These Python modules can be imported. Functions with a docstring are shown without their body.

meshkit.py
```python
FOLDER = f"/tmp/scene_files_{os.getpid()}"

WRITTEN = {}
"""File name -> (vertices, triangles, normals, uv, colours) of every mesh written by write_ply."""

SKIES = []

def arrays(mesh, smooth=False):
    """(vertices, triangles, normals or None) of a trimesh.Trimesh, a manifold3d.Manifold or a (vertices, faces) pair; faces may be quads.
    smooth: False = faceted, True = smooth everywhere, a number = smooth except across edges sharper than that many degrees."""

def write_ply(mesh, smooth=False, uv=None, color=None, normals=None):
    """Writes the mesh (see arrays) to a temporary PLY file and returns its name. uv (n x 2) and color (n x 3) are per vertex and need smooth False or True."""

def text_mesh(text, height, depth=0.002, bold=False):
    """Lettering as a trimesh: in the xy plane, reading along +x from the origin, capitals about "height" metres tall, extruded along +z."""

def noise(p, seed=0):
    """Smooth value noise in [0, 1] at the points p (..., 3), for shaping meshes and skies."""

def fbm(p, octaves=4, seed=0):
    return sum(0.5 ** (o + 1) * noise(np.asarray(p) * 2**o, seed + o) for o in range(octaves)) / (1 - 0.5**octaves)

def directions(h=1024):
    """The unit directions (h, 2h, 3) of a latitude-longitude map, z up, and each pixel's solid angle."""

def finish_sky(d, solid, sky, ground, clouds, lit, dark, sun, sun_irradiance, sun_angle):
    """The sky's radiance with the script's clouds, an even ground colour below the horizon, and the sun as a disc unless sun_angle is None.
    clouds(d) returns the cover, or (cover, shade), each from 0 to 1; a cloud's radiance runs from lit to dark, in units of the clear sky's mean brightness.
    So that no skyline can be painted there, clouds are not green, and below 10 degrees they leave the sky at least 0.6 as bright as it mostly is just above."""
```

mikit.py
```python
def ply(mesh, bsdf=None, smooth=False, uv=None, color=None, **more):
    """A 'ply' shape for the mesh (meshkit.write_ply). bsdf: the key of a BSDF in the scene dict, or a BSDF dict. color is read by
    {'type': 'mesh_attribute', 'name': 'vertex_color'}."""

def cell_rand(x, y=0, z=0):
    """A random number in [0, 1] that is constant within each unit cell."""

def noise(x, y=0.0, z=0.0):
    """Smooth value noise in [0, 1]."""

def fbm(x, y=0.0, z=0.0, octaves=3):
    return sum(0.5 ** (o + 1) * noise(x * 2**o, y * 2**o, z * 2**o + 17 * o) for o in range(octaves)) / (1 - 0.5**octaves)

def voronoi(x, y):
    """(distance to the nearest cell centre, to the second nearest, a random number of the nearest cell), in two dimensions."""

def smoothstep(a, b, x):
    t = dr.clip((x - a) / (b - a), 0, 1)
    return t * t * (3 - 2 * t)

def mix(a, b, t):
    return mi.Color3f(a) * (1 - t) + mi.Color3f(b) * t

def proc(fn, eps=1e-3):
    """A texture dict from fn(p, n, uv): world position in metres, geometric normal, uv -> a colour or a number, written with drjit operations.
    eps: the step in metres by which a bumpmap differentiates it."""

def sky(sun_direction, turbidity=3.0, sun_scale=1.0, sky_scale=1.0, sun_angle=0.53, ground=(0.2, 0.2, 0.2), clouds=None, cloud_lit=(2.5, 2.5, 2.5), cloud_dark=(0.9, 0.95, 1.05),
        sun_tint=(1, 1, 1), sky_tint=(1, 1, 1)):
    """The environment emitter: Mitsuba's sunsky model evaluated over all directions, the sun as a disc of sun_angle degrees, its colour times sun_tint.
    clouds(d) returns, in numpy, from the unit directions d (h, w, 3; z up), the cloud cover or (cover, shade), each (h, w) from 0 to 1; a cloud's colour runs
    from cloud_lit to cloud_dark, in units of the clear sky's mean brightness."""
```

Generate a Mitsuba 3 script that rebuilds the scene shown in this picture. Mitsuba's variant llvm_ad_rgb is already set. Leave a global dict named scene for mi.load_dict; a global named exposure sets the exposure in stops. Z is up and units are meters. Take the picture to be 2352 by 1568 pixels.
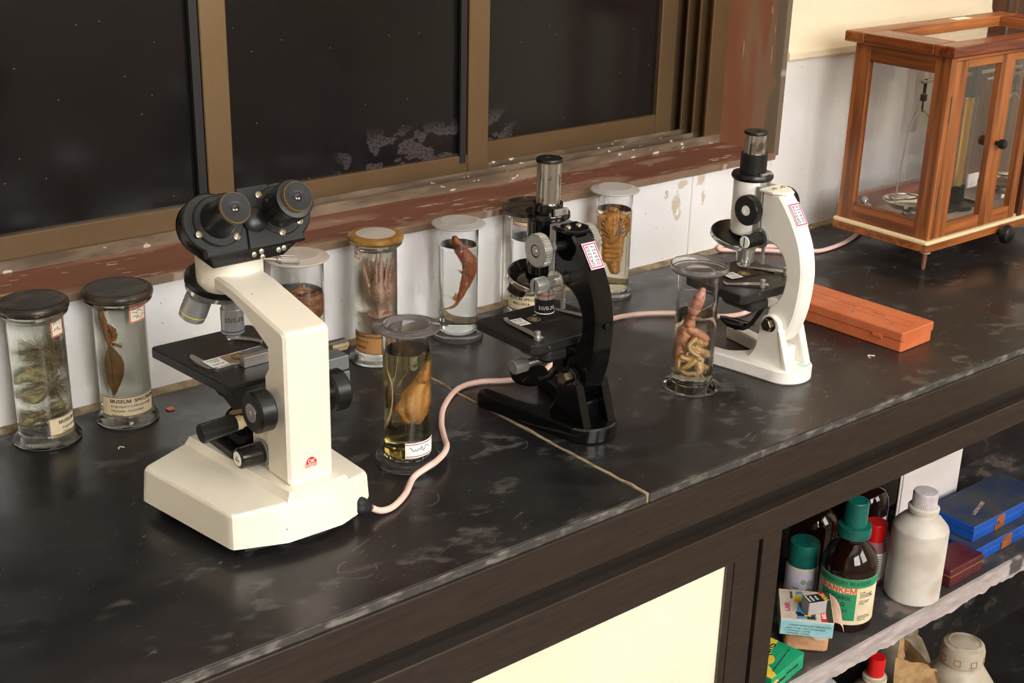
import math, random
import numpy as np
import drjit as dr
import mitsuba as mi
import trimesh, manifold3d as m3
from shapely.geometry import Polygon, Point, LineString
from shapely import affinity
import mikit, meshkit
from mikit import proc, noise, fbm, voronoi, cell_rand, smoothstep, mix, ply

T = mi.ScalarTransform4f
PI = math.pi
scene, labels = {}, {}
random.seed(7)
RNG = np.random.default_rng(7)
ZC = 0.85                      # height of the bench top above the floor; x runs along the window wall, y into it, z up

# ---------------------------------------------------------------- camera
CAM = np.array([0.0, -1.50645, 0.70 + ZC])
yaw, pitch, roll = np.radians([39.7573548, 21.34069058, 1.47204998])
FW = np.array([math.sin(yaw) * math.cos(pitch), math.cos(yaw) * math.cos(pitch), -math.sin(pitch)])
RT = np.array([math.cos(yaw), -math.sin(yaw), 0.0])
UP = np.cross(RT, FW)
UP = -RT * math.sin(roll) + UP * math.cos(roll)
scene['camera'] = {'type': 'perspective', 'fov': 2 * math.degrees(math.atan(1176 / 3116.88)), 'fov_axis': 'x', 'near_clip': 0.02, 'far_clip': 60.0,
                   'to_world': T().look_at(origin=CAM.tolist(), target=(CAM + FW).tolist(), up=UP.tolist())}

# ---------------------------------------------------------------- light and exposure
exposure = 0.0
KEY, SIDE, CEIL_FILL = 90.0, 46.0, 0.55
SOFTBOXES = [((0.35, -3.00, 1.15 + ZC), (1.05, -0.1, 0.05 + ZC), 0.70, KEY, 'large square softbox lamp on a stand behind the camera'), ((2.00, -2.95, 1.15 + ZC), (1.15, -0.1, 0.05 + ZC), 0.58, SIDE, 'smaller square softbox lamp on a stand, right of the camera')]
FILL_PANELS = [(-0.6, -1.5), (1.4, -1.5)]  # ceiling panels added only to raise the ambient light


# ---------------------------------------------------------------- helpers
def lin(c):
    """sRGB 0-255 (or a hex string) to linear."""
    if isinstance(c, str):
        c = [int(c[i:i + 2], 16) for i in (0, 2, 4)]
    c = np.asarray(c, float) / 255
    return np.where(c < 0.04045, c / 12.92, ((c + 0.055) / 1.055) ** 2.4).tolist()


def rgb(v):
    return {'type': 'rgb', 'value': list(map(float, v))}


def M(key, col, rough=0.5, metal=0.0, spec=0.5, **k):
    """A principled material kept once under its key; col: sRGB, hex or a proc dict."""
    c = col if isinstance(col, dict) else rgb(lin(col))
    d = {'type': 'principled', 'base_color': c, 'roughness': rough, 'metallic': metal, 'specular': spec}
    d.update(k)
    scene[key] = {'type': 'twosided', 'bsdf': d}
    return key


def tm(v, f):
    v, f = np.asarray(v, float), np.asarray(f, int)
    if f.shape[1] == 4:
        f = np.vstack([f[:, [0, 1, 2]], f[:, [0, 2, 3]]])
    return trimesh.Trimesh(v, f, process=False)


def as_mesh(m):
    if hasattr(m, 'to_mesh'):
        q = m.to_mesh()
        return tm(q.vert_properties[:, :3], q.tri_verts)
    if isinstance(m, (list, tuple)):
        return trimesh.util.concatenate([as_mesh(x) for x in m])
    return m


def mani(m):
    m = m.copy()
    m.merge_vertices(merge_tex=True, merge_norm=True)
    return m3.Manifold(m3.Mesh(np.ascontiguousarray(m.vertices, np.float32), np.ascontiguousarray(m.faces, np.uint32)))


def key_for(name, parent=None):
    base = (parent + '__' if parent else '') + name
    k, n = base, 0
    while k in scene or k in labels or any(s.startswith(k + '__') for s in scene):
        n += 1
        k = '%s_%03d' % (base, n)
    return k


def add(name, mesh, mat, parent=None, smooth=32, label=None, at=None, rot=0.0, **more):
    """ONE entry of the scene. at: offset (x, y, z above the bench); rot: degrees about z before the offset."""
    m = as_mesh(mesh).copy()
    if rot:
        m.apply_transform(trimesh.transformations.rotation_matrix(math.radians(rot), [0, 0, 1]))
    o = np.zeros(3) if at is None else np.asarray(at, float)
    m.apply_translation(o + [0, 0, ZC])
    k = key_for(name, parent)
    scene[k] = ply(m, mat, smooth=smooth, **more)
    if label:
        labels[k] = {'label': label}
    return k


def thing(name, label, cat, group=None):
    k = key_for(name)
    labels[k] = {'label': label, 'category': cat}
    if group:
        labels[k]['group'] = group
    return k


def tag(k, label, cat, group=None):
    labels[k] = {'label': label, 'category': cat}
    if group:
        labels[k]['group'] = group
    return k


def struct(name, label=None):
    k = key_for(name)
    labels[k] = {'kind': 'structure'}
    if label:
        labels[k]['label'] = label
    return k


def box(lo, hi, b=0.0):
    """A box with chamfered edges of width b."""
    lo, hi = np.minimum(lo, hi).astype(float), np.maximum(lo, hi).astype(float)
    b = min(b, 0.49 * (hi - lo).min())
    if b <= 0:
        return trimesh.creation.box(bounds=[lo, hi])
    pts = []
    for k in range(3):
        l, h = lo + b, hi - b
        l[k], h[k] = lo[k], hi[k]
        pts += [[(l, h)[i][0], (l, h)[j][1], (l, h)[q][2]] for i in (0, 1) for j in (0, 1) for q in (0, 1)]
    return trimesh.convex.convex_hull(np.array(pts))


def cbox(c, s, b=0.0):
    c, s = np.asarray(c, float), np.asarray(s, float) / 2
    return box(c - s, c + s, b)


def lathe(prof, n=40, ridge=None):
    """Revolves (r, z) points about z; a profile going up at positive r faces outwards. ridge: (count, depth, z0, z1, r_min)."""
    prof = np.asarray(prof, float)
    if ridge:
        n = ridge[0] * 4
    a = np.arange(n) * 2 * PI / n
    v = np.stack([prof[:, None, 0] * np.cos(a), prof[:, None, 0] * np.sin(a), np.repeat(prof[:, 1:], n, 1)], -1)
    if ridge:
        cnt, dep, z0, z1, rm = ridge
        s = np.where((np.arange(n) % 4) < 2, 0.0, -dep)
        for i, (r, z) in enumerate(prof):
            if z0 - 1e-9 <= z <= z1 + 1e-9 and r > rm:
                v[i, :, 0] += s * np.cos(a)
                v[i, :, 1] += s * np.sin(a)
    i, j = np.meshgrid(np.arange(len(prof) - 1), np.arange(n), indexing='ij')
    q = np.stack([i * n + j, i * n + (j + 1) % n, (i + 1) * n + (j + 1) % n, (i + 1) * n + j], -1).reshape(-1, 4)
    m = tm(v.reshape(-1, 3), q)
    m.merge_vertices(digits_vertex=7)
    m.update_faces(m.nondegenerate_faces())
    return m


def frame(d):
    d = np.asarray(d, float) / np.linalg.norm(d)
    x = np.cross([0, 0, 1.0] if abs(d[2]) < 0.95 else [0, 1.0, 0], d)
    x /= np.linalg.norm(x)
    R = np.eye(4)
    R[:3, 0], R[:3, 1], R[:3, 2] = x, np.cross(d, x), d
    return R


def along(m, p, d):
    """Moves a mesh built on the z axis so that z points along d from p."""
    R = frame(d)
    R[:3, 3] = p
    m = m.copy()
    m.apply_transform(R)
    return m


def moved(m, o):
    m = m.copy()
    m.apply_translation(o)
    return m


def turned(m, deg, axis=(0, 0, 1), point=(0, 0, 0)):
    m = m.copy()
    m.apply_transform(trimesh.transformations.rotation_matrix(math.radians(deg), axis, point))
    return m


def rod(p0, p1, r0, r1=None, n=28, b=None, ridge=None):
    """A round bar with bevelled ends; ridge: (count, depth) knurls it."""
    p0, p1 = np.asarray(p0, float), np.asarray(p1, float)
    L, r1 = np.linalg.norm(p1 - p0), r0 if r1 is None else r1
    b = min(0.12 * min(r0, r1), 0.2 * L) if b is None else b
    pr = [(0, 0), (r0 - b, 0), (r0, b), (r1, L - b), (r1 - b, L), (0, L)]
    return along(lathe(pr, n, (ridge[0], ridge[1], b, L - b, 0.8 * min(r0, r1)) if ridge else None), p0, p1 - p0)


def turn(prof, p, d, n=36, ridge=None):
    return along(lathe(prof, n, ridge), p, d)


def prism(poly, z0, z1, b=0.0):
    """An extruded outline (list of (x, y), counter-clockwise or not) with bevelled top and bottom rims."""
    P = np.asarray(poly, float)
    if ((np.roll(P[:, 0], -1) - P[:, 0]) * (np.roll(P[:, 1], -1) + P[:, 1])).sum() > 0:
        P = P[::-1]
    e = np.roll(P, -1, 0) - P
    e /= np.linalg.norm(e, axis=1, keepdims=True) + 1e-12
    nrm = np.stack([e[:, 1], -e[:, 0]], 1)
    mit = nrm + np.roll(nrm, 1, 0)
    mit /= np.maximum((mit * nrm).sum(1, keepdims=True), 0.3)
    inner = P - mit * b
    n = len(P)
    rings = [(inner, z0), (P, z0 + b), (P, z1 - b), (inner, z1)] if b > 0 else [(P, z0), (P, z1)]
    v = np.vstack([np.column_stack([r, np.full(n, z)]) for r, z in rings])
    i, j = np.meshgrid(np.arange(len(rings) - 1), np.arange(n), indexing='ij')
    q = np.stack([i * n + j, i * n + (j + 1) % n, (i + 1) * n + (j + 1) % n, (i + 1) * n + j], -1).reshape(-1, 4)
    f = np.vstack([q[:, [0, 1, 2]], q[:, [0, 2, 3]]])
    tri = m3.triangulate([rings[0][0].astype(np.float64)])
    top = np.asarray(tri)
    f = np.vstack([f, top + n * (len(rings) - 1), top[:, ::-1]])
    return tm(v, f)


def prism_x(poly_yz, x0, x1, b=0.0):
    """Extrudes an outline in (y, z) along x."""
    m = prism(poly_yz, x0, x1, b)
    m.vertices = m.vertices[:, [2, 0, 1]]
    return m


def prism_y(poly_xz, y0, y1, b=0.0):
    m = prism(poly_xz, -y1, -y0, b)
    v = m.vertices
    m.vertices = np.stack([v[:, 0], -v[:, 2], v[:, 1]], 1)
    return m


def spline(pts, n=8, closed=False):
    """Catmull-Rom through the points."""
    P = np.asarray(pts, float)
    if len(P) < 3:
        return P
    Q = np.vstack([P[-1], P, P[0], P[1]]) if closed else np.vstack([2 * P[0] - P[1], P, 2 * P[-1] - P[-2]])
    t = np.linspace(0, 1, n, endpoint=False)[:, None]
    out = []
    for i in range(1, len(Q) - 2):
        a, b, c, d = Q[i - 1:i + 3]
        out.append(0.5 * (2 * b + (c - a) * t + (2 * a - 5 * b + 4 * c - d) * t ** 2 + (3 * b - a - 3 * c + d) * t ** 3))
    return np.vstack(out + ([] if closed else [Q[-2][None]]))


def sweep(path, r, n=10, cap=True):
    """A round tube of radius r (a number or one per point) along the path."""
    P = np.asarray(path, float)
    r = np.broadcast_to(np.asarray(r, float), (len(P),))
    t = np.gradient(P, axis=0)
    t /= np.linalg.norm(t, axis=1, keepdims=True) + 1e-12
    a = np.zeros_like(P)
    x = np.cross(t[0], [0, 0, 1.0] if abs(t[0][2]) < 0.9 else [1.0, 0, 0])
    for i in range(len(P)):
        x = x - t[i] * (x @ t[i])
        x /= np.linalg.norm(x) + 1e-12
        a[i] = x
    c = np.cross(t, a)
    g = np.arange(n) * 2 * PI / n
    v = (P[:, None] + r[:, None, None] * (np.cos(g)[None, :, None] * a[:, None] + np.sin(g)[None, :, None] * c[:, None])).reshape(-1, 3)
    i, j = np.meshgrid(np.arange(len(P) - 1), np.arange(n), indexing='ij')
    q = np.stack([i * n + j, i * n + (j + 1) % n, (i + 1) * n + (j + 1) % n, (i + 1) * n + j], -1).reshape(-1, 4)
    f = [q[:, [0, 1, 2]], q[:, [0, 2, 3]]]
    if cap:
        v = np.vstack([v, P[0], P[-1]])
        k, g2 = np.arange(n), len(P) * n
        f += [np.stack([(k + 1) % n, k, k * 0 + g2], 1), np.stack([k + (len(P) - 1) * n, (k + 1) % n + (len(P) - 1) * n, k * 0 + g2 + 1], 1)]
    return tm(v, np.vstack(f))


def organic(bones, edge=0.0025, smooth=10, amp=0.0, freq=200.0, seg=20, seed=0, extra=()):
    """One continuous skin around bones (p0, r0, p1, r1), smoothed, with a little noise."""
    parts = []
    for p0, r0, p1, r1 in bones:
        s = [m3.Manifold.sphere(float(r), seg).translate(tuple(map(float, p))) for p, r in ((p0, r0), (p1, r1))]
        parts.append(m3.Manifold.batch_hull(s))
    parts += list(extra)
    m = m3.Manifold.batch_boolean(parts, m3.OpType.Add).refine_to_length(edge)
    m = as_mesh(m)
    m.merge_vertices()
    if smooth:
        trimesh.smoothing.filter_taubin(m, 0.5, 0.53, iterations=smooth)
    if amp:
        n = m.vertex_normals
        m.vertices = m.vertices + n * ((meshkit.fbm(m.vertices * freq, 3, seed) - 0.5) * 2 * amp)[:, None]
    return m


def chain(pts, radii):
    return [(pts[i], radii[i], pts[i + 1], radii[i + 1]) for i in range(len(pts) - 1)]


def words(text, h, bold=False, depth=0.00025, center=True):
    m = meshkit.text_mesh(text, h, depth, bold)
    if center:
        lo, hi = m.bounds
        m.apply_translation([-(lo[0] + hi[0]) / 2, 0, 0])
    return m


def scribble(w, h, seed, depth=0.00025, pen=0.0006, lines=1):
    """Illegible handwriting as thin raised ribbons in the xy plane."""
    r, out = np.random.default_rng(seed), []
    for k in range(lines):
        n = int(10 + 4 * r.random())
        x = np.linspace(-w / 2, w / 2 * (0.6 + 0.4 * r.random()), n) + r.normal(0, w / 60, n)
        y = (r.random(n) - 0.5) * h / lines * 0.8 + h / 2 - (k + 0.5) * h / lines
        g = LineString(spline(np.stack([x, y], 1), 4)).buffer(pen / 2, quad_segs=1)
        for s in getattr(g, 'geoms', [g]):
            out.append(trimesh.creation.extrude_polygon(s, depth, engine='earcut'))
    return trimesh.util.concatenate(out)


def place(m, o, x, y):
    """Puts a flat mesh (in xy, thickness z) at o with its x and y along the given directions."""
    x, y = np.asarray(x, float) / np.linalg.norm(x), np.asarray(y, float)
    y = y - x * (x @ y)
    y /= np.linalg.norm(y)
    R = np.eye(4)
    R[:3, 0], R[:3, 1], R[:3, 2], R[:3, 3] = x, y, np.cross(x, y), o
    m = m.copy()
    m.apply_transform(R)
    return m


def wrap(m, r, ang, z, c=(0, 0)):
    """Bends a flat mesh (x right, y up, z out) around a vertical cylinder of radius r at angle ang (degrees)."""
    v = m.vertices
    a = math.radians(ang) + v[:, 0] / r
    m = m.copy()
    m.vertices = np.stack([c[0] + (r + v[:, 2]) * np.cos(a), c[1] + (r + v[:, 2]) * np.sin(a), z + v[:, 1]], 1)
    return m


def sheet(w, h, t=0.0003, n=1, m=1):
    """A thin flat plate in xy, divided n x m so that it can be bent."""
    x, y = np.meshgrid(np.linspace(-w / 2, w / 2, n + 1), np.linspace(-h / 2, h / 2, m + 1), indexing='ij')
    k = (m + 1) * (n + 1)
    v = np.vstack([np.stack([x.ravel(), y.ravel(), np.full(k, z)], 1) for z in (t, 0.0)])
    i, j = np.meshgrid(np.arange(n), np.arange(m), indexing='ij')
    a = (i * (m + 1) + j).ravel()
    q = np.stack([a, a + m + 1, a + m + 2, a + 1], 1)
    rim = list(range(0, (m + 1) * n, m + 1)) + [(m + 1) * n + s for s in range(m)] + [(m + 1) * s + m for s in range(n, 0, -1)] + [s for s in range(m, 0, -1)]
    rim = np.array(rim)
    nx = np.roll(rim, -1)
    side = np.stack([rim, rim + k, nx + k, nx], 1)
    return tm(v, np.vstack([q, q[:, ::-1] + k, side]))


def border(w, h, e, t=0.0004):
    """A thin frame along the rim of a w x h label."""
    return trimesh.util.concatenate([cbox((0, s * (h / 2 - e / 2), t / 2), (w, e, t)) for s in (-1, 1)] + [sheet(e, h - 2 * e, t).apply_translation([s * (w / 2 - e / 2), 0, 0]) for s in (-1, 1)])


def bent(m, n=10):
    """Splits long triangles so that wrap() bends them."""
    v, f = trimesh.remesh.subdivide_to_size(m.vertices, m.faces, 0.004, max_iter=8)
    return tm(v, f)

# ---------------------------------------------------------------- materials
def C3(c):
    return mi.Color3f(*lin(c))


def stone_color(p, n, uv):
    x, y, z = p.x, p.y + 0.83 * p.z, p.z
    a, b = fbm(x * 6.0, y * 6.0, 3.0, 4), fbm(x * 26.0 + 5, y * 38.0, z * 20, 4)
    c = mix(C3((24, 24, 26)), C3((37, 35, 35)), smoothstep(0.35, 0.65, a))
    c = mix(c, C3((48, 37, 38)), smoothstep(0.5, 0.72, fbm(x * 2.3 + 9, y * 2.3, 1.0, 3)) * 0.7)
    w = fbm(x * 55.0, y * 90.0 + x * 30, 0.0, 3)
    dust = smoothstep(0.53, 0.70, b) * smoothstep(0.42, 0.62, fbm(x * 9.0 + 31, y * 13.0, 2.0, 3))
    c = mix(c, C3((88, 85, 82)), dust * smoothstep(0.35, 0.75, w) * 0.62)
    sc = noise(x * 40 + y * 22 + 3 * noise(x * 9, y * 9, 0), y * 420 - x * 160, 0.0)
    c = mix(c, C3((110, 108, 105)), smoothstep(0.93, 0.985, sc) * smoothstep(0.5, 0.6, fbm(x * 12, y * 12, 7.0, 2)) * 0.6)
    d, _, k = voronoi(x * 95.0, y * 95.0)
    c = mix(c, C3((190, 186, 178)), (1 - smoothstep(0.012, 0.035 + 0.35 * dr.maximum(k - 0.93, 0), d)) * dr.select(k > 0.93, 1.0, 0.0) * 0.75)
    e, _, q = voronoi(x * 17.0 + 3, y * 17.0)
    ring = (1 - smoothstep(0.0, 0.025, dr.abs(e - 0.30 - 0.06 * noise(x * 60, y * 60, 0)))) * dr.select(q > 0.93, 1.0, 0.0)
    return mix(c, C3((120, 118, 112)), ring * 0.30 * smoothstep(0.4, 0.6, w))


def stone_rough(p, n, uv):
    return 0.24 + 0.22 * smoothstep(0.35, 0.7, fbm(p.x * 14.0, p.y * 20.0, 4.0, 3))


def edge_color(p, n, uv):
    a = fbm(p.x * 60.0, p.z * 160.0, p.y * 60, 3)
    return mix(C3((62, 58, 55)), C3((128, 122, 114)), smoothstep(0.45, 0.75, a) * 0.75)


def shelf_color(p, n, uv):
    a, b = fbm(p.x * 18.0, p.y * 26.0, 1.0, 4), fbm(p.x * 70.0, p.y * 90.0, 0.0, 3)
    c = mix(C3((50, 47, 47)), C3((80, 76, 76)), smoothstep(0.4, 0.65, a) * (0.4 + 0.6 * b))
    return mix(c, C3((118, 104, 96)), smoothstep(0.60, 0.72, a * 0.7 + b * 0.35) * 0.7)


def slab_edge_color(p, n, uv):
    a = fbm(p.x * 30.0, p.z * 90.0, 0.0, 3)
    c = mix(C3((150, 138, 135)), C3((190, 180, 178)), a)
    return mix(c, C3((85, 80, 80)), smoothstep(0.64, 0.72, fbm(p.x * 14.0 + 4, p.z * 20, 2.0, 3)))


STAINS = [(1.610, 0.132, 0.016, 0.010), (1.655, 0.133, 0.014, 0.012), (1.598, 0.100, 0.014, 0.026), (1.604, 0.082, 0.010, 0.016), (1.664, 0.100, 0.007, 0.016),
          (1.575, 0.119, 0.006, 0.010), (0.542, 0.110, 0.016, 0.007), (0.60, 0.115, 0.006, 0.004), (1.815, 0.112, 0.006, 0.008)]


def tile_color(p, n, uv):
    x, z = p.x, p.z - ZC
    c = mix(C3((238, 238, 240)), C3((228, 226, 222)), smoothstep(0.35, 0.7, fbm(x * 5.0, z * 5.0, 0.0, 2)))
    k = 0.10 * (fbm(x * 90.0, z * 90.0, 5.0, 3) - 0.5)
    s = mi.Float(0)
    for sx, sz, rx, rz in STAINS:
        s = dr.maximum(s, 1 - smoothstep(0.55, 0.95, dr.sqrt(dr.square((x - sx) / rx) + dr.square((z - sz) / rz)) + 8 * k))
    c = mix(c, C3((205, 193, 172)), s * smoothstep(0.40, 0.48, fbm(x * 260, z * 120, 1.0, 3) + 0.12))
    d, _, q = voronoi(x * 38.0, z * 38.0)
    return mix(c, C3((60, 55, 52)), (1 - smoothstep(0.02, 0.035, d)) * dr.select(q > 0.90, 1.0, 0.0))


def sill_color(p, n, uv):
    x, y, z = p.x, p.y, p.z - ZC
    a = fbm(x * 6.0, y * 34.0, z * 6.0, 4)
    c = mix(C3((100, 58, 46)), C3((120, 76, 62)), a)
    dusty = smoothstep(0.50, 0.60, fbm(x * 5.0 + 2, y * 20.0 + z * 4, 3.0, 3) + 1.1 * dr.maximum(y - 0.055, 0) - 0.05)
    c = mix(c, C3((142, 112, 96)), dusty * 0.85)
    edge = smoothstep(0.0, 0.02, 0.012 - y + 0.03 * (fbm(x * 30.0, y * 160.0, 0.0, 3) - 0.5))
    c = mix(c, C3((128, 106, 88)), edge)
    return mix(c, C3((190, 172, 158)), smoothstep(0.74, 0.80, fbm(x * 34.0, y * 150.0 + x * 13, 0.0, 3)) * 0.6)


def jamb_color(p, n, uv):
    x, y, z = p.x, p.y, p.z
    a = fbm(y * 40.0, z * 5.0, 2.0, 4)
    c = mix(C3((124, 76, 54)), C3((148, 98, 74)), a)
    c = mix(c, C3((132, 114, 92)), smoothstep(0.52, 0.62, fbm(y * 30.0, z * 4.0 + 3, 0.0, 3)) * 0.55)
    c = mix(c, C3((110, 95, 78)), smoothstep(-0.004, 0.006, 0.016 - y + 0.012 * (fbm(z * 24.0, y * 60, 1.0, 3) - 0.5) * 2))
    return mix(c, C3((195, 180, 165)), smoothstep(0.72, 0.78, fbm(y * 110.0, z * 14.0, 3.0, 3)) * 0.8)


def plaster_color(p, n, uv):
    return mix(C3((240, 226, 196)), C3((232, 216, 184)), fbm(p.x * 4.0, p.z * 4.0, p.y * 4, 3))


def film_color(p, n, uv):
    x, z = p.x, p.z - ZC
    c = mix(C3((17, 15, 16)), C3((24, 21, 23)), fbm(x * 7.0, z * 7.0, 0.0, 4))
    # bubbled, peeling film along the lower edge of the middle pane (zoomed: ragged outlines, holes)
    low = smoothstep(0.060, 0.030, z - 0.205) * smoothstep(1.02, 1.06, x) * (1 - smoothstep(1.36, 1.40, x))
    b, _, _ = voronoi(x * 150.0, z * 190.0)
    peel = smoothstep(0.53, 0.56, fbm(x * 40.0, z * 75.0, 6.0, 3)) * smoothstep(0.16, 0.24, b)
    c = mix(c, C3((84, 77, 80)), low * peel * 0.5)
    d, _, q = voronoi(x * 32.0, z * 32.0)
    return mix(c, C3((150, 146, 140)), (1 - smoothstep(0.014, 0.03, d)) * dr.select(q > 0.88, 1.0, 0.0) * 0.8)


def bronze_color(p, n, uv):
    a = fbm(p.x * 12.0, p.z * 12.0, p.y * 12, 3)
    c = mix(C3((122, 98, 70)), C3((136, 111, 82)), a)
    d, _, q = voronoi(p.x * 60.0 + p.y * 31, p.z * 60.0)
    return mix(c, C3((190, 180, 165)), (1 - smoothstep(0.02, 0.04, d)) * dr.select(q > 0.86, 1.0, 0.0) * 0.7)


def track_color(p, n, uv):
    a = fbm(p.x * 14.0, p.z * 60.0, p.y * 60, 4)
    c = mix(C3((84, 68, 52)), C3((124, 106, 88)), smoothstep(0.35, 0.7, a))
    return mix(c, C3((196, 184, 168)), smoothstep(0.74, 0.80, fbm(p.x * 70.0, p.z * 120.0, 1.0, 3)))


def trim_color(p, n, uv):
    a = fbm(p.x * 30.0, p.z * 260.0, 0.0, 3)
    return mix(C3((34, 25, 21)), C3((48, 38, 31)), a)


def wood(axis, dark, light, scale=1.0):
    def f(p, n, uv):
        u, v, w = {'x': (p.x, p.y, p.z), 'y': (p.y, p.x, p.z), 'z': (p.z, p.x, p.y)}[axis]
        wob = 0.35 * fbm(u * 5.0, v * 9.0, w * 9.0, 2)
        g = fbm(v * 120.0 * scale + wob * 8, w * 120.0 * scale, u * 5.0, 3)
        c = mix(C3(dark), C3(light), smoothstep(0.25, 0.75, g))
        fine = noise(v * 900.0, w * 900.0, u * 25.0)
        c = c * (0.86 + 0.22 * fine)
        return mix(c, C3(dark) * 0.45, smoothstep(0.66, 0.78, fbm(v * 34.0 + 3, w * 34.0, u * 2.2, 3)) * 0.6)
    return f


def cream_enamel(p, n, uv):
    c = mix(C3((234, 228, 212)), C3((226, 219, 202)), fbm(p.x * 16.0, p.y * 16.0, p.z * 16, 3))
    d, _, q = voronoi(p.x * 42.0 + p.z * 23, p.y * 42.0 + p.z * 37)
    return mix(c, C3((90, 78, 62)), (1 - smoothstep(0.03, 0.05, d)) * dr.select(q > 0.94, 1.0, 0.0) * 0.8)


def dusty_black(p, n, uv):
    c = mix(C3((24, 23, 23)), C3((36, 34, 33)), fbm(p.x * 30.0, p.y * 30.0, p.z * 30, 3))
    d, _, q = voronoi(p.x * 130.0 + p.z * 61, p.y * 130.0 + p.z * 47)
    return mix(c, C3((150, 146, 140)), (1 - smoothstep(0.05, 0.10, d)) * dr.select(q > 0.93, 1.0, 0.0) * 0.7)


def lid_black(p, n, uv):
    a = fbm(p.x * 40.0, p.y * 40.0, p.z * 200, 4)
    c = mix(C3((40, 34, 29)), C3((62, 54, 46)), smoothstep(0.4, 0.7, fbm(p.x * 22.0, p.y * 60.0, 0.0, 3)))
    return mix(c, C3((140, 104, 50)), smoothstep(0.67, 0.74, a) * 0.8)


def worn_plastic(a, b, f=40.0):
    def g(p, n, uv):
        return mix(C3(a), C3(b), smoothstep(0.35, 0.72, fbm(p.x * f, p.y * f, p.z * f, 3)))
    return g


def brushed_tube(p, n, uv):
    return mix(C3((196, 192, 186)), C3((120, 104, 84)), smoothstep(0.56, 0.68, fbm(p.x * 150.0, p.y * 150.0, p.z * 60, 3)) * 0.8)


def flesh(a, b, c, f=90.0):
    def g(p, n, uv):
        k = mix(C3(a), C3(b), smoothstep(0.3, 0.7, fbm(p.x * f, p.y * f, p.z * f, 3)))
        return mix(k, C3(c), smoothstep(0.62, 0.74, fbm(p.x * f * 2 + 4, p.y * f * 2, p.z * f * 2, 3)))
    return g


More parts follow.
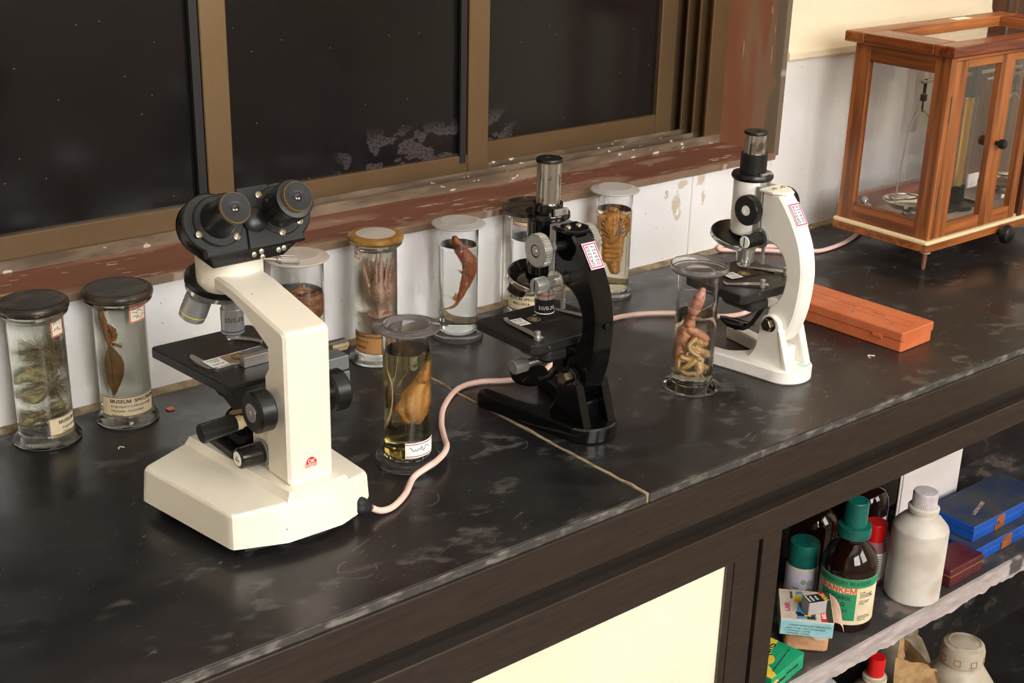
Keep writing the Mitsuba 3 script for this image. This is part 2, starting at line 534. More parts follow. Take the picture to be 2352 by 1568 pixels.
M('stone', proc(stone_color), proc(stone_rough), spec=0.5)
M('stone_edge', proc(edge_color), 0.7)
M('shelf_stone', proc(shelf_color), 0.6)
M('slab_edge', proc(slab_edge_color), 0.9, spec=0.2)
M('tile', proc(tile_color), 0.14, spec=0.5)
M('grout', 'b9ab9c', 0.95, spec=0.1)
M('mortar', proc(worn_plastic((150, 132, 108), (112, 98, 82), 70.0)), 0.95, spec=0.1)
M('sill_paint', proc(sill_color), 0.48)
M('jamb_paint', proc(jamb_color), 0.6)
M('plaster', proc(plaster_color), 0.85, spec=0.2)
M('room_paint', (226, 218, 202), 0.9, spec=0.1)
M('ceiling_paint', (236, 234, 228), 0.9, spec=0.1)
M('floor_tile', (120, 112, 104), 0.5)
M('film', proc(film_color), 0.16, spec=0.5)
M('bronze', proc(bronze_color), 0.36, 0.7)
M('track', proc(track_color), 0.7)
M('gasket', (18, 17, 17), 0.6)
M('trim_dark', proc(trim_color), 0.24, spec=0.6)
M('trim_groove', (20, 15, 12), 0.35)
M('cream_panel', proc(worn_plastic((242, 230, 204), (238, 224, 196), 6.0)), 0.45)
M('enamel_cream', proc(cream_enamel), 0.30)
M('enamel_white', proc(worn_plastic((236, 233, 224), (228, 224, 214), 20.0)), 0.24)
M('enamel_black', (9, 9, 10), 0.10, spec=0.6)
M('black_satin', (16, 16, 17), 0.36)
M('black_dusty', proc(dusty_black), 0.5)
M('black_plastic', (22, 21, 21), 0.38)
M('bakelite', (16, 15, 15), 0.20, spec=0.6)
M('chrome', (222, 220, 216), 0.12, 0.86)
M('chrome_worn', proc(brushed_tube), 0.16, 0.9)
M('steel', (182, 178, 172), 0.30, 0.72)
M('steel_dark', (120, 115, 108), 0.36, 0.7)
M('zinc', (150, 154, 158), 0.42, 0.8)
M('nickel_bolt', (132, 122, 104), 0.25, 1.0)
M('brass_screw', (196, 186, 162), 0.25, 0.85)
M('brass', (224, 172, 24), 0.2, 0.85)
M('copper_ring', (150, 96, 52), 0.3, 1.0)
M('lens', (14, 16, 18), 0.03, spec=0.9)
M('mirror_glass', (230, 230, 230), 0.02, 1.0)
M('yellow_ring', (226, 214, 60), 0.4)
M('blue_ring', (58, 66, 150), 0.4)
M('red_ring', (170, 60, 50), 0.4)
M('white_paint', (232, 230, 224), 0.5)
M('paper', (232, 222, 200), 0.8, spec=0.2)
M('paper_tan', (216, 200, 168), 0.8, spec=0.2)
M('paper_brown', (176, 128, 78), 0.8, spec=0.2)
M('paper_white', (234, 232, 228), 0.75, spec=0.2)
M('ink', (30, 28, 30), 0.8, spec=0.1)
M('ink_pale', (112, 92, 84), 0.8, spec=0.1)
M('pink_ink', (206, 70, 112), 0.7, spec=0.2)
M('red_ink', (206, 98, 72), 0.7, spec=0.2)
M('maroon_ink', (150, 50, 70), 0.7, spec=0.2)
M('sticker_red', (226, 44, 40), 0.5)
M('sticker_blue', (150, 200, 206), 0.5)
M('cord_pink', proc(worn_plastic((230, 196, 184), (222, 184, 172), 60.0)), 0.38)
M('orange_plastic', proc(worn_plastic((196, 108, 68), (188, 98, 58), 30.0)), 0.42)
M('orange_groove', (140, 62, 32), 0.6)
M('lid_black', proc(lid_black), 0.34)
M('lid_frost', proc(worn_plastic((182, 172, 162), (168, 158, 148), 25.0)), 0.55)
M('lid_frost_clear', proc(worn_plastic((176, 172, 168), (160, 157, 154), 25.0)), 0.5)
M('lid_amber', proc(worn_plastic((150, 112, 56), (112, 80, 36), 60.0)), 0.2)
M('seal_black', (26, 20, 16), 0.35)
M('wood_z', proc(wood('z', (112, 60, 26), (166, 98, 50))), 0.36)
M('wood_y', proc(wood('y', (104, 54, 24), (154, 88, 44))), 0.36)
M('wood_x', proc(wood('x', (116, 62, 28), (168, 100, 50))), 0.36)
M('wood_red_x', proc(wood('x', (92, 40, 20), (140, 68, 34))), 0.3)
M('wood_red_y', proc(wood('y', (92, 42, 20), (146, 78, 38))), 0.3)
M('wood_dark', proc(wood('z', (58, 28, 12), (92, 48, 22))), 0.4)
M('cream_beading', (226, 208, 166), 0.6)
M('rust', (110, 70, 56), 0.7)
M('silver', (206, 206, 206), 0.12, 1.0)

scene['glass'] = {'type': 'dielectric', 'int_ior': 1.5, 'ext_ior': 1.0}
scene['pane_glass'] = {'type': 'thindielectric', 'int_ior': 1.5, 'ext_ior': 1.0}
scene['acrylic'] = {'type': 'dielectric', 'int_ior': 1.49, 'ext_ior': 1.0, 'specular_transmittance': rgb((0.93, 0.92, 0.92))}


def liquid(key, t):
    """Two interfaces of one liquid: against the glass and against the air."""
    t = [v ** 0.5 for v in t]
    scene[key] = {'type': 'dielectric', 'int_ior': 1.36, 'ext_ior': 1.5, 'specular_transmittance': rgb(t)}
    scene[key + '_top'] = {'type': 'dielectric', 'int_ior': 1.36, 'ext_ior': 1.0, 'specular_transmittance': rgb(t)}


liquid('liquid_clear', (0.97, 0.98, 0.94))
liquid('liquid_pale', (0.95, 0.94, 0.84))
liquid('liquid_straw', (0.92, 0.88, 0.66))
liquid('liquid_amber', (0.86, 0.78, 0.44))

# ---------------------------------------------------------------- the room
XL, XR, YF, YB, ZT = -2.2, 3.7, -4.2, 0.30, 2.15
add('floor', box((XL - 0.2, YF - 0.2, -ZC - 0.1), (XR + 0.2, YB, -ZC)), 'floor_tile')
labels['floor'] = {'kind': 'structure', 'label': 'dark laboratory floor below the bench'}
add('ceiling', box((XL - 0.2, YF - 0.2, ZT), (XR + 0.2, YB, ZT + 0.1)), 'ceiling_paint')
labels['ceiling'] = {'kind': 'structure'}
for nm, lo, hi in (('wall_left', (XL - 0.1, YF, -ZC), (XL, YB, ZT)), ('wall_right', (XR, YF, -ZC), (XR + 0.1, YB, ZT)), ('wall_front', (XL, YF - 0.1, -ZC), (XR, YF, ZT))):
    add(nm, box(lo, hi), 'room_paint')
    labels[nm] = {'kind': 'structure'}

W = struct('wall_back', 'window wall with white tiles above the bench and cream plaster higher up')
add('plaster', prism_x([(0.30, -0.85), (0.012, -0.85), (0.012, 0.311), (-0.004, 0.312), (-0.008, 0.316), (-0.008, 0.326), (0.002, 0.340), (0.010, 0.362), (0.012, 0.40), (0.012, ZT), (0.30, ZT)], 1.845, XR), 'plaster', W)
add('plaster', box((XL, 0.012, -0.85), (1.845, 0.30, 0.143)), 'plaster', W)
add('plaster', box((XL, 0.0, 0.143), (-0.85, 0.30, ZT)), 'plaster', W)
add('plaster', box((-0.85, 0.0, 1.35), (1.845, 0.30, ZT)), 'plaster', W)
JX = [-2.2, -2.0, -1.798, -1.596, -1.394, -1.192, -0.99, -0.788, -0.586, -0.384, -0.182, 0.02, 0.222, 0.424, 0.626, 0.828, 1.030, 1.2315, 1.4335, 1.636, 1.834]
for a, b in zip(JX[:-1], JX[1:]):
    if b > -0.3:
        add('tile', box((a + 0.0009, 0.0, 0.004), (b - 0.0009, 0.011, 0.1442), 0.0012), 'tile', W)
for a, b in zip(np.arange(1.834, 3.6, 0.202), np.arange(2.036, 3.8, 0.202)):
    add('tile', box((a + 0.0007, 0.0, 0.004), (min(b, XR) - 0.0007, 0.011, 0.3115), 0.0012), 'tile', W)
add('grout', box((-0.4, 0.0022, 0.0), (XR, 0.012, 0.311)), 'grout', W)
scene.pop('wall_back__grout')
add('grout', box((-0.4, 0.0022, 0.0), (1.834, 0.012, 0.1435)), 'grout', W)
add('grout', box((1.834, 0.0022, 0.0), (XR, 0.012, 0.311)), 'grout', W)
mort = prism_x([(0.006, -0.006), (-0.012, -0.006), (-0.0105, 0.0008), (-0.004, 0.0042), (0.006, 0.006)], -0.9, 3.0)
mort = tm(*trimesh.remesh.subdivide_to_size(mort.vertices, mort.faces, 0.02, max_iter=9))
mort.vertices[:, 1] += 0.004 * (meshkit.fbm(mort.vertices * [40, 0, 0], 3) - 0.5) * (mort.vertices[:, 1] < 0)
add('mortar_joint', mort, 'mortar', W, label='beige mortar joint along the back of the bench')

add('trim_1', prism([(1.800, 0.30), (1.812, 0.104), (1.832, 0.004), (1.834, -0.003), (1.846, -0.003), (1.846, 0.30)], 0.150, 1.36, 0.0008), 'jamb_paint')
labels['trim_1'] = {'kind': 'structure', 'label': 'worn red-brown painted window reveal'}
add('trim_2', box((2.473, -0.03, -0.85), (2.62, 0.02, ZT), 0.003), 'wood_dark')
labels['trim_2'] = {'kind': 'structure', 'label': 'dark wooden door frame on the wall behind the balance'}

WIN = struct('window_1', 'brown aluminium sliding window with three dark filmed panes')
sill = prism_x([(-0.007, 0.1445), (-0.0075, 0.1535), (-0.004, 0.1555), (0.12, 0.1565), (0.12, 0.1445)], -0.85, 1.834)
sill = tm(*trimesh.remesh.subdivide_to_size(sill.vertices, sill.faces, 0.02, max_iter=9))
sill.vertices[:, 2] += 0.002 * (meshkit.fbm(sill.vertices * [25, 40, 0], 3) - 0.5) * (sill.vertices[:, 1] < 0.02)
add('sill', sill, 'sill_paint', WIN, label='worn red oxide painted sill with a bare grey front edge')
add('bottom_track', prism_x([(0.105, 0.152), (0.105, 0.1715), (0.1075, 0.1715), (0.1075, 0.164), (0.131, 0.164), (0.131, 0.174), (0.1335, 0.174), (0.1335, 0.166), (0.157, 0.166), (0.157, 0.176), (0.1595, 0.176), (0.1595, 0.168), (0.183, 0.168), (0.183, 0.178), (0.20, 0.178), (0.20, 0.152)], -0.85, 1.812), 'track', WIN)
for k, (y0, x0) in enumerate(((0.105, 1.772), (0.131, 1.768), (0.157, 1.764), (0.183, 1.760))):
    add('frame_jamb', box((x0, y0, 0.165), (1.815, y0 + 0.005, 1.35), 0.0008), 'bronze', WIN)
add('frame_jamb', box((1.792, 0.105, 0.160), (1.815, 0.20, 1.35)), 'bronze', WIN)
add('frame_head', box((-0.85, 0.105, 1.30), (1.81, 0.20, 1.352)), 'bronze', WIN)
for x0, x1, y0, zr, sw in ((-0.80, 0.8485, 0.1095, 0.2005, 0.0385), (0.805, 1.3065, 0.1355, 0.2000, 0.0400), (1.266, 1.742, 0.1615, 0.2080, 0.0380)):
    S = key_for('sash', WIN)
    y1 = y0 + 0.021
    add('bottom_rail', box((x0, y0, 0.166), (x1 - sw, y1, zr), 0.0012), 'bronze', S)
    add('stile', box((x1 - sw, y0 - 0.001, 0.164), (x1, y1, 1.32), 0.0012), 'bronze', S)
    add('stile', box((x0, y0, zr), (x0 + 0.036, y1, 1.32), 0.0012), 'bronze', S)
    add('top_rail', box((x0 + 0.036, y0, 1.28), (x1 - sw, y1, 1.32), 0.0012), 'bronze', S)
    pane = sheet(x1 - x0 - sw - 0.03, 1.30 - zr, 0.004, 40, 40)
    pane = place(pane, ((x0 + x1 - sw + 0.034) / 2, y0 + 0.0125, (zr + 1.30) / 2 - 0.004), (1, 0, 0), (0, 0, 1))
    add('pane', pane, 'film', S, label='pane blacked out with dark film')
add('gasket', box((0.7960, 0.1085, 0.2010), (0.8075, 0.1160, 1.28)), 'gasket', WIN)
add('gasket', box((1.2510, 0.1345, 0.1880), (1.2620, 0.1400, 1.28)), 'gasket', WIN)

# ---------------------------------------------------------------- the bench
B = thing('worktop', 'long black stone bench top with dust, scratches and a mortared joint', 'worktop')
for a, b in ((-1.3, 0.9728), (0.9776, 3.3)):
    add('slab', box((a, -0.5755, -0.030), (b, -0.0115, 0.0), 0.0012), 'stone', B)
    add('edge', box((a, -0.5775, -0.026), (b, -0.5752, -0.0012), 0.0006), 'stone_edge', B, label='rough grey front edge')
jt = prism_y([(0.9730, -0.02), (0.9730, -0.0004), (0.9752, 0.0002), (0.9774, -0.0004), (0.9774, -0.02)], -0.5755, -0.0115)
jt = tm(*trimesh.remesh.subdivide_to_size(jt.vertices, jt.faces, 0.01, max_iter=9))
jt.vertices[:, 0] += 0.0045 * (meshkit.fbm(jt.vertices * [0, 60, 0], 3) - 0.5)
jt.vertices[:, 2] += np.where(jt.vertices[:, 2] > -0.001, 0.0006, 0)
add('joint', jt, 'mortar', B, label='pale crumbling mortar joint between two slabs')

K = thing('bench_cabinet', 'dark brown framed cabinet under the bench with a cream panel and an open shelf bay', 'cabinet')
add('upper_rail', prism_x([(-0.5785, -0.0095), (-0.582, -0.0095), (-0.5830, -0.0105), (-0.5830, -0.0592), (-0.582, -0.0605), (-0.5785, -0.0605)], -1.3, 3.3), 'trim_dark', K)
add('recess_strip', box((-1.3, -0.5790, -0.0850), (3.3, -0.560, -0.0320)), 'trim_groove', K)
add('lower_rail', prism_x([(-0.560, -0.0795), (-0.5885, -0.0795), (-0.5900, -0.0807), (-0.5900, -0.1150), (-0.5885, -0.1165), (-0.560, -0.1165)], -1.3, 3.3), 'trim_dark', K)
add('panel_rail', box((-1.3, -0.5870, -0.1340), (1.1240, -0.560, -0.1160), 0.0008), 'trim_dark', K)
add('panel', box((-1.3, -0.5800, -0.80), (1.1130, -0.572, -0.1335)), 'cream_panel', K, label='cream laminate panel')
add('panel_stile', box((1.1125, -0.5850, -0.80), (1.1235, -0.560, -0.1340), 0.0008), 'trim_dark', K)
add('post', box((1.1240, -0.5860, -0.80), (1.1660, -0.560, -0.1160), 0.0008), 'trim_dark', K)
add('post', box((1.1700, -0.5890, -0.80), (1.2050, -0.560, -0.1170), 0.0008), 'trim_dark', K)
add('post_groove', box((1.1655, -0.5800, -0.80), (1.1705, -0.560, -0.1170)), 'trim_groove', K)
add('side_board', box((1.186, -0.560, -0.80), (1.200, -0.02, -0.0325)), 'stone', K)
add('back_board', box((1.20, -0.332, -0.80), (3.3, -0.318, -0.0325)), 'stone', K)
add('end_board', box((3.28, -0.560, -0.80), (3.3, -0.03, -0.0325)), 'stone', K)
add('floor_board', box((1.20, -0.575, -0.83), (3.3, -0.03, -0.80)), 'stone', K)
add('plinth', box((-1.3, -0.55, -0.85), (3.3, -0.53, -0.80)), 'trim_groove', K)
SHZ = -0.385
sh = box((1.20, -0.5680, SHZ - 0.030), (3.28, -0.03, SHZ), 0.001)
add('shelf', sh, 'shelf_stone', K, label='rough grey stone shelf')
se = box((1.2055, -0.5715, SHZ - 0.031), (3.27, -0.5675, SHZ - 0.0005))
se = tm(*trimesh.remesh.subdivide_to_size(se.vertices, se.faces, 0.008, max_iter=9))
se.vertices[:, 1] -= 0.004 * (meshkit.fbm(se.vertices * [70, 0, 120], 3) - 0.3) * (se.vertices[:, 1] < -0.57)
se.vertices[:, 2] += 0.008 * (meshkit.fbm(se.vertices * [60, 0, 0], 3) - 0.5) * (se.vertices[:, 2] < SHZ - 0.02)
add('shelf_edge', se, 'slab_edge', K, label='broken pale front edge of the shelf')

# ---------------------------------------------------------------- softbox lamps behind the photographer, and ceiling panels added as ambient fill
def softbox(pos, target, half, power, lab):
    k = thing('softbox', lab, 'lamp')
    pos, target = np.array(pos) - [0, 0, ZC], np.array(target) - [0, 0, ZC]
    d = (target - pos) / np.linalg.norm(target - pos)
    R = frame(d)
    R[:3, 3] = pos
    s, q = half, 0.08
    v = [(-s, -s, 0.02), (s, -s, 0.02), (s, s, 0.02), (-s, s, 0.02), (-q, -q, -0.35), (q, -q, -0.35), (q, q, -0.35), (-q, q, -0.35)]
    hood = tm(v, [(0, 4, 5, 1), (1, 5, 6, 2), (2, 6, 7, 3), (3, 7, 4, 0), (4, 7, 6, 5)])
    hood.apply_transform(R)
    add('hood', hood, 'black_satin', k, smooth=False)
    g = sheet(2 * s - 0.01, 2 * s - 0.01, 0.004)
    g.apply_transform(R)
    add('diffuser', g, 'white_paint', k, smooth=False, emitter={'type': 'area', 'radiance': rgb(np.array((1.0, 0.975, 0.94)) * power / (s * s * 4) / 4)})
    top = pos - d * 0.30
    add('stand', [rod((top[0], top[1], -0.6), top, 0.014), rod(top, pos - d * 0.36 + [0, 0, 0.02], 0.03)] + [rod((top[0], top[1], -0.45), (top[0] + 0.5 * math.cos(a), top[1] + 0.5 * math.sin(a), -0.842), 0.01) for a in (0.4, 2.5, 4.6)], 'black_satin', k)


for a in SOFTBOXES:
    softbox(*a)
for x, y in FILL_PANELS:
    k = thing('ceiling_fill_panel', 'square light panel added on the ceiling as ambient fill, ' + ('near the left wall' if x < 0 else 'above the school microscopes'), 'lamp')
    add('frame', cbox((x, y, ZT - 0.02), (1.26, 1.26, 0.04), 0.004), 'white_paint', k)
    g = sheet(1.2, 1.2, 0.004)
    g.apply_transform(trimesh.transformations.rotation_matrix(PI, [1, 0, 0]))
    add('diffuser', moved(g, (x, y, ZT - 0.0402)), 'white_paint', k, smooth=False, emitter={'type': 'area', 'radiance': rgb(np.array((0.97, 1.0, 1.03)) * CEIL_FILL)})

rr = lambda x0, x1, y0, y1, r_: np.array(Polygon([(x0 + r_, y0 + r_), (x1 - r_, y0 + r_), (x1 - r_, y1 - r_), (x0 + r_, y1 - r_)]).buffer(r_, quad_segs=4).exterior.coords)[:-1]

# ---------------------------------------------------------------- glass slides
def glass_slide(label, c, ang, lab_side=-1, w=0.075, ring_at=0.004):
    """A specimen slide 75 x 25 mm; c: centre of its underside above the bench."""
    k = thing('microscope_slide', label, 'microscope slide')
    g = cbox((0, 0, 0.0006), (w, 0.025, 0.0012), 0.0002)
    add('glass', g, 'glass', k, smooth=False, at=c, rot=ang)
    lb = moved(sheet(0.020, 0.023, 0.0002), (lab_side * (w / 2 - 0.0115), 0, 0.00125))
    kl = add('paper_label', lb, 'paper_white', k, smooth=False, at=c, rot=ang, label='small white paper label')
    t = [moved(words(s, 0.0016), (lab_side * (w / 2 - 0.0115), y, 0.00140)) for s, y in (('MICRO SLIDE', 0.006), ('T.S. STEM', 0.001), ('LABORATORY', -0.007))]
    add('lettering', t, 'ink', kl, smooth=False, at=c, rot=ang)
    r = lathe([(0.0062, 0), (0.0085, 0), (0.0085, 0.0003), (0.0062, 0.0003), (0.0062, 0)], 40)
    add('mounting_ring', moved(r, (ring_at, 0, 0.0013)), 'brass_ring', k, at=c, rot=ang, label='brownish ring round the mounted specimen')
    add('specimen', moved(lathe([(0, 0), (0.0045, 0.0), (0.0045, 0.0002), (0, 0.0002)], 24), (ring_at, 0, 0.00015 + 0.0012)), 'specimen_stain', k, at=c, rot=ang)
    return k


M('brass_ring', (120, 104, 62), 0.4)
M('specimen_stain', (150, 138, 96), 0.5)
M('stage_black', proc(dusty_black), 0.42)


# ---------------------------------------------------------------- school microscopes with a curved arm
def arc_microscope(label, x, y, enamel, v):
    """v: what differs between the black and the white one. Local y runs forward from arm to stage, towards the wall."""
    k = thing('student_microscope', label, 'microscope')
    A = lambda n, m, mat, par=k, **q: add(n, m, mat, par, at=(x, y, 0), **q)
    white = v['white']
    # horseshoe foot
    heel = [(0.036 * math.cos(a), -0.058 + 0.033 * math.sin(a)) for a in np.linspace(-PI, 0, 17)]
    right = spline([(0.037, -0.05), (0.044, -0.01), (0.054, 0.04), (0.060, 0.078)], 5)
    toe_r = [(0.0495 + 0.0105 * math.cos(a), 0.080 + 0.0105 * math.sin(a)) for a in np.linspace(0, PI, 9)]
    inner = spline([(0.039, 0.076), (0.034, 0.045), (0.026, 0.018), (0.0, 0.004), (-0.026, 0.018), (-0.034, 0.045), (-0.039, 0.076)], 5)
    toe_l = [(-0.0495 + 0.0105 * math.cos(a), 0.080 + 0.0105 * math.sin(a)) for a in np.linspace(0, PI, 9)]
    left = spline([(-0.060, 0.078), (-0.054, 0.04), (-0.044, -0.01), (-0.037, -0.05)], 5)
    foot = np.vstack([heel, right[1:], toe_r[1:], inner[1:], toe_l[1:], left[1:-1]])
    base = A('base', prism(foot, 0.0, 0.0195, 0.0022), enamel, smooth=38)
    # two upright cheeks that hold the hinge
    cheek = spline([(-0.078, 0.018), (-0.070, 0.032), (-0.0585, 0.075), (-0.052, 0.084), (-0.042, 0.0875), (-0.032, 0.084), (-0.026, 0.074), (-0.022, 0.04), (-0.010, 0.018)], 4)
    for s in (-1, 1):
        A('cheek', prism_x(cheek, s * 0.0195 - 0.0042, s * 0.0195 + 0.0042, 0.0014), enamel, smooth=38)
        rib = prism_x([(-0.0795, 0.018), (-0.071, 0.018), (-0.0565, 0.072), (-0.0610, 0.070)], s * 0.0195 - 0.0058, s * 0.0195 + 0.0058, 0.0012)
        A('cheek_rib', rib, enamel, smooth=38)
    A('cheek_web', box((-0.0155, -0.060, 0.018), (0.0155, -0.028, 0.042), 0.002), enamel)
    bolt = rod((-0.0235, -0.042, 0.0745), (-0.0325, -0.042, 0.0745), 0.0088, n=6, b=0.0012)
    A('hinge_bolt', [bolt, rod((-0.0235, -0.042, 0.0745), (-0.0245, -0.042, 0.0745), 0.0105)], 'nickel_bolt', smooth=25, label='hexagonal hinge bolt')
    A('hinge_bolt', [moved(bolt, (0.0565, 0, 0))], 'nickel_bolt', smooth=25)
    # the curved arm
    outer = spline([(-0.0305, 0.2460), (-0.040, 0.2360), (-0.0560, 0.2150), (-0.0710, 0.1870), (-0.0785, 0.1580), (-0.0795, 0.1330), (-0.0760, 0.1000), (-0.0680, 0.0720), (-0.0570, 0.0530), (-0.0430, 0.0440)], 6)
    inn = spline([(-0.0280, 0.0560), (-0.0270, 0.0760), (-0.0300, 0.0930), (-0.0420, 0.1060), (-0.0500, 0.1220), (-0.0525, 0.1420), (-0.0490, 0.1580), (-0.0400, 0.1710), (-0.0270, 0.1790), (-0.0050, 0.1820)], 6)
    arm = np.vstack([outer, inn, [(-0.0015, 0.184), (-0.0015, 0.2460)]])
    limb = A('arm', prism_x(arm, -0.0145, 0.0145, 0.0030), enamel, smooth=42)
    A('stage_bracket', prism_x(spline([(-0.046, 0.1050), (-0.030, 0.0930), (-0.012, 0.0900), (0.010, 0.0960), (0.030, 0.1040), (0.030, 0.1058), (-0.046, 0.1062)], 3), -0.014, 0.014, 0.002), enamel, smooth=40)
    plate = [(-0.019, 0.0), (-0.019, -0.022), (-0.008, -0.036), (0.008, -0.036), (0.019, -0.022), (0.019, 0.0)]
    tp = A('top_plate', prism(plate, 0.2455, 0.2500, 0.0012), enamel, smooth=30)
    for sx in (-0.0075, 0.0085):
        A('screw', [lathe([(0.0034, 0.2500), (0.0034, 0.2512), (0.0022, 0.2522), (0, 0.2524)], 16).apply_translation((sx, -0.016, 0)), cbox((sx, -0.016, 0.2523), (0.0046, 0.0007, 0.0005))], 'brass_screw', tp)
    # focusing slide and knobs
    A('focus_block', box((-0.0155, -0.0020, 0.170), (0.0155, 0.0085, 0.2500), 0.0012), 'steel', smooth=25)
    rk = A('rack', [box((-0.0090, 0.0060, 0.1830), (0.0120, 0.0105, 0.2655), 0.0006)], 'steel', smooth=25)
    A('rack_teeth', [cbox((0.0050, 0.0056, z), (0.0050, 0.0012, 0.0009)) for z in np.arange(0.243, 0.264, 0.0019)], 'steel_dark', rk, smooth=False)
    for s in (-1, 1):
        shaft = A('focus_shaft', rod((s * 0.014, 0.0, 0.2235), (s * 0.032, 0.0, 0.2235), 0.0055), 'steel' if not white else 'rusty_steel')
        R, t = (0.0200, 0.012)
        pr = [(0, 0), (R - 0.0015, 0), (R, 0.0012), (R, t - 0.0012), (R - 0.0015, t), (0.0075, t), (0.0070, t - 0.0008), (0, t - 0.0008)]
        A('coarse_knob', turn(pr, (s * 0.031, 0.0, 0.2235), (s, 0, 0), ridge=(40 if not white else 70, 0.0011 if not white else 0.0006, 0.001, t - 0.001, R - 0.0002)), 'black_satin' if not white else 'bakelite', smooth=30, label='ridged coarse focus knob')
        if not white:
            A('knob_rim', turn([(R - 0.0004, 0.0012), (R + 0.0003, 0.0018), (R + 0.0003, t - 0.0006), (R - 0.0012, t)], (s * 0.031, 0.0, 0.2235), (s, 0, 0), ridge=(40, 0.0011, 0.001, t - 0.0004, R - 0.0006)), 'knob_chrome', smooth=30)
            A('knob_face', turn([(0.0186, 0), (0.0186, 0.0005), (0.0078, 0.0005)], (s * (0.031 + t - 0.0001), 0.0, 0.2235), (s, 0, 0)), 'steel', smooth=30)
        A('knob_centre', turn([(0.0068, 0), (0.0066, 0.0008), (0.0030, 0.0010), (0.0026, 0.0024), (0, 0.0026)] if not white else [(0.0068, 0), (0.0066, 0.0008), (0.0030, 0.0008), (0.0022, 0.0002), (0, 0.0002)], (s * (0.031 + t - 0.0008), 0.0, 0.2235), (s, 0, 0)), 'steel' if not white else 'white_paint', smooth=30)
    # pinion housing with the clamping knob
    A('clamp_flange', rod((-0.0140, -0.0060, 0.1830), (-0.0170, -0.0060, 0.1830), 0.0135), 'chrome' if not white else 'zinc', smooth=30)
    for sy, sz in ((0.0, 0.0105), (0.002, -0.0105)):
        A('screw', rod((-0.0168, -0.0060 + sy, 0.1830 + sz), (-0.0186, -0.0060 + sy, 0.1830 + sz), 0.0020, n=14), 'brass_screw')
    if white:
        A('clamp_barrel', rod((-0.0168, -0.0060, 0.1830), (-0.0460, -0.0060, 0.1830), 0.0092), 'bakelite')
        A('clamp_cap', [turn([(0.0082, 0), (0.0078, 0.0012), (0, 0.0014)], (-0.0458, -0.0060, 0.1830), (-1, 0, 0))], 'white_paint', label='white slotted end cap')
        A('cap_slot', cbox((-0.0473, -0.0060, 0.1830), (0.0006, 0.0010, 0.0130)), 'ink', smooth=False)
    else:
        A('clamp_barrel', rod((-0.0168, -0.0060, 0.1830), (-0.0320, -0.0060, 0.1830), 0.0072), 'chrome')
        A('clamp_cap', rod((-0.0315, -0.0060, 0.1830), (-0.0480, -0.0060, 0.1830), 0.0094, ridge=(60, 0.0005)), 'steel', label='knurled steel clamp knob')
        A('cap_slot', cbox((-0.0481, -0.0060, 0.1830), (0.0006, 0.0014, 0.0120)), 'ink', smooth=False)
    # body tube and eyepiece
    ax = (0.0, 0.030, 0.0)
    L = lambda pr, **q: moved(lathe(pr, **q), ax)
    tz = v['tube_top']
    A('body_tube', L([(0, 0.180), (0.0215, 0.180), (0.0240, 0.184), (0.0240, tz), (0, tz)]), enamel, smooth=35)
    if white:
        A('tube_flange', L([(0.0, 0.254), (0.0255, 0.254), (0.0275, 0.2565), (0.0278, 0.2590), (0.0262, 0.2625), (0.0180, 0.2638), (0.0, 0.2638)]), 'black_satin')
        A('draw_tube_sleeve', L([(0.0176, 0.263), (0.0176, 0.2885), (0.0172, 0.2890), (0.0146, 0.2890)]), 'black_satin')
        ez0 = 0.287
    else:
        A('tube_flange', L([(0.0, 0.2505), (0.0262, 0.2505), (0.0272, 0.2520), (0.0272, 0.2565), (0.0262, 0.2582), (0.0196, 0.2585), (0.0, 0.2585)]), 'enamel_black')
        A('draw_tube_sleeve', L([(0.0182, 0.258), (0.0182, 0.2680), (0.0176, 0.2690), (0.0146, 0.2692)]), 'enamel_black')
        ez0 = 0.267
    et = v['eye_top']
    e = A('eyepiece', L([(0.0144, ez0), (0.0144, et - 0.004), (0.0, et - 0.004)]), 'chrome_worn', label='chrome eyepiece tube')
    A('eyepiece_cap', L([(0.0150, et - 0.0042), (0.0158, et - 0.0034), (0.0158, et - 0.0010), (0.0152, et), (0.0050, et - 0.0003), (0.0042, et - 0.0012), (0, et - 0.0012)]), 'black_satin', e)
    A('eye_lens', L([(0.0040, et - 0.0011), (0, et - 0.0009)]), 'lens', e)
    if not white:
        A('eyepiece_ring', L([(0.0144, et - 0.0046), (0.0157, et - 0.0046), (0.0157, et - 0.0034), (0.0144, et - 0.0034)]), 'copper_ring', e)
    # revolving nosepiece and lenses
    a = np.array((0.0, 0.30, -0.954))
    c = np.array((0.0, 0.050, 0.1770))
    A('nosepiece', turn([(0.0, -0.006), (0.0230, -0.004), (0.0300, 0.0015), (0.0325, 0.0050), (0.0325, 0.0065), (0, 0.0065)], c, a), v['nose'], smooth=38)
    A('nosepiece_rim', turn([(0.0325, 0.0060), (0.0332, 0.0066), (0.0332, 0.0118), (0.0315, 0.0130), (0, 0.0130)], c, a), 'chrome', smooth=38)
    o = np.array((0.0, 0.030, 0.0))
    if white:
        ob = A('objective', L([(0.0, 0.1660), (0.0140, 0.1660), (0.0140, 0.1585), (0.0132, 0.1580), (0.0128, 0.1560), (0.0118, 0.1400), (0.0112, 0.1390), (0.0078, 0.1375), (0.0078, 0.1345), (0.0045, 0.1330), (0, 0.1330)][::-1]), 'chrome', label='chrome objective lens')
        A('knurl', L([(0.0143, 0.1595), (0.0143, 0.1640)], ridge=(50, 0.0006, 0, 1, 0.01)), 'steel', ob)
    else:
        ob = A('objective', L([(0.0, 0.1280), (0.0105, 0.1280), (0.0122, 0.1295), (0.0122, 0.1490), (0, 0.1490)]), 'black_satin', label='black objective lens marked 10/0.25')
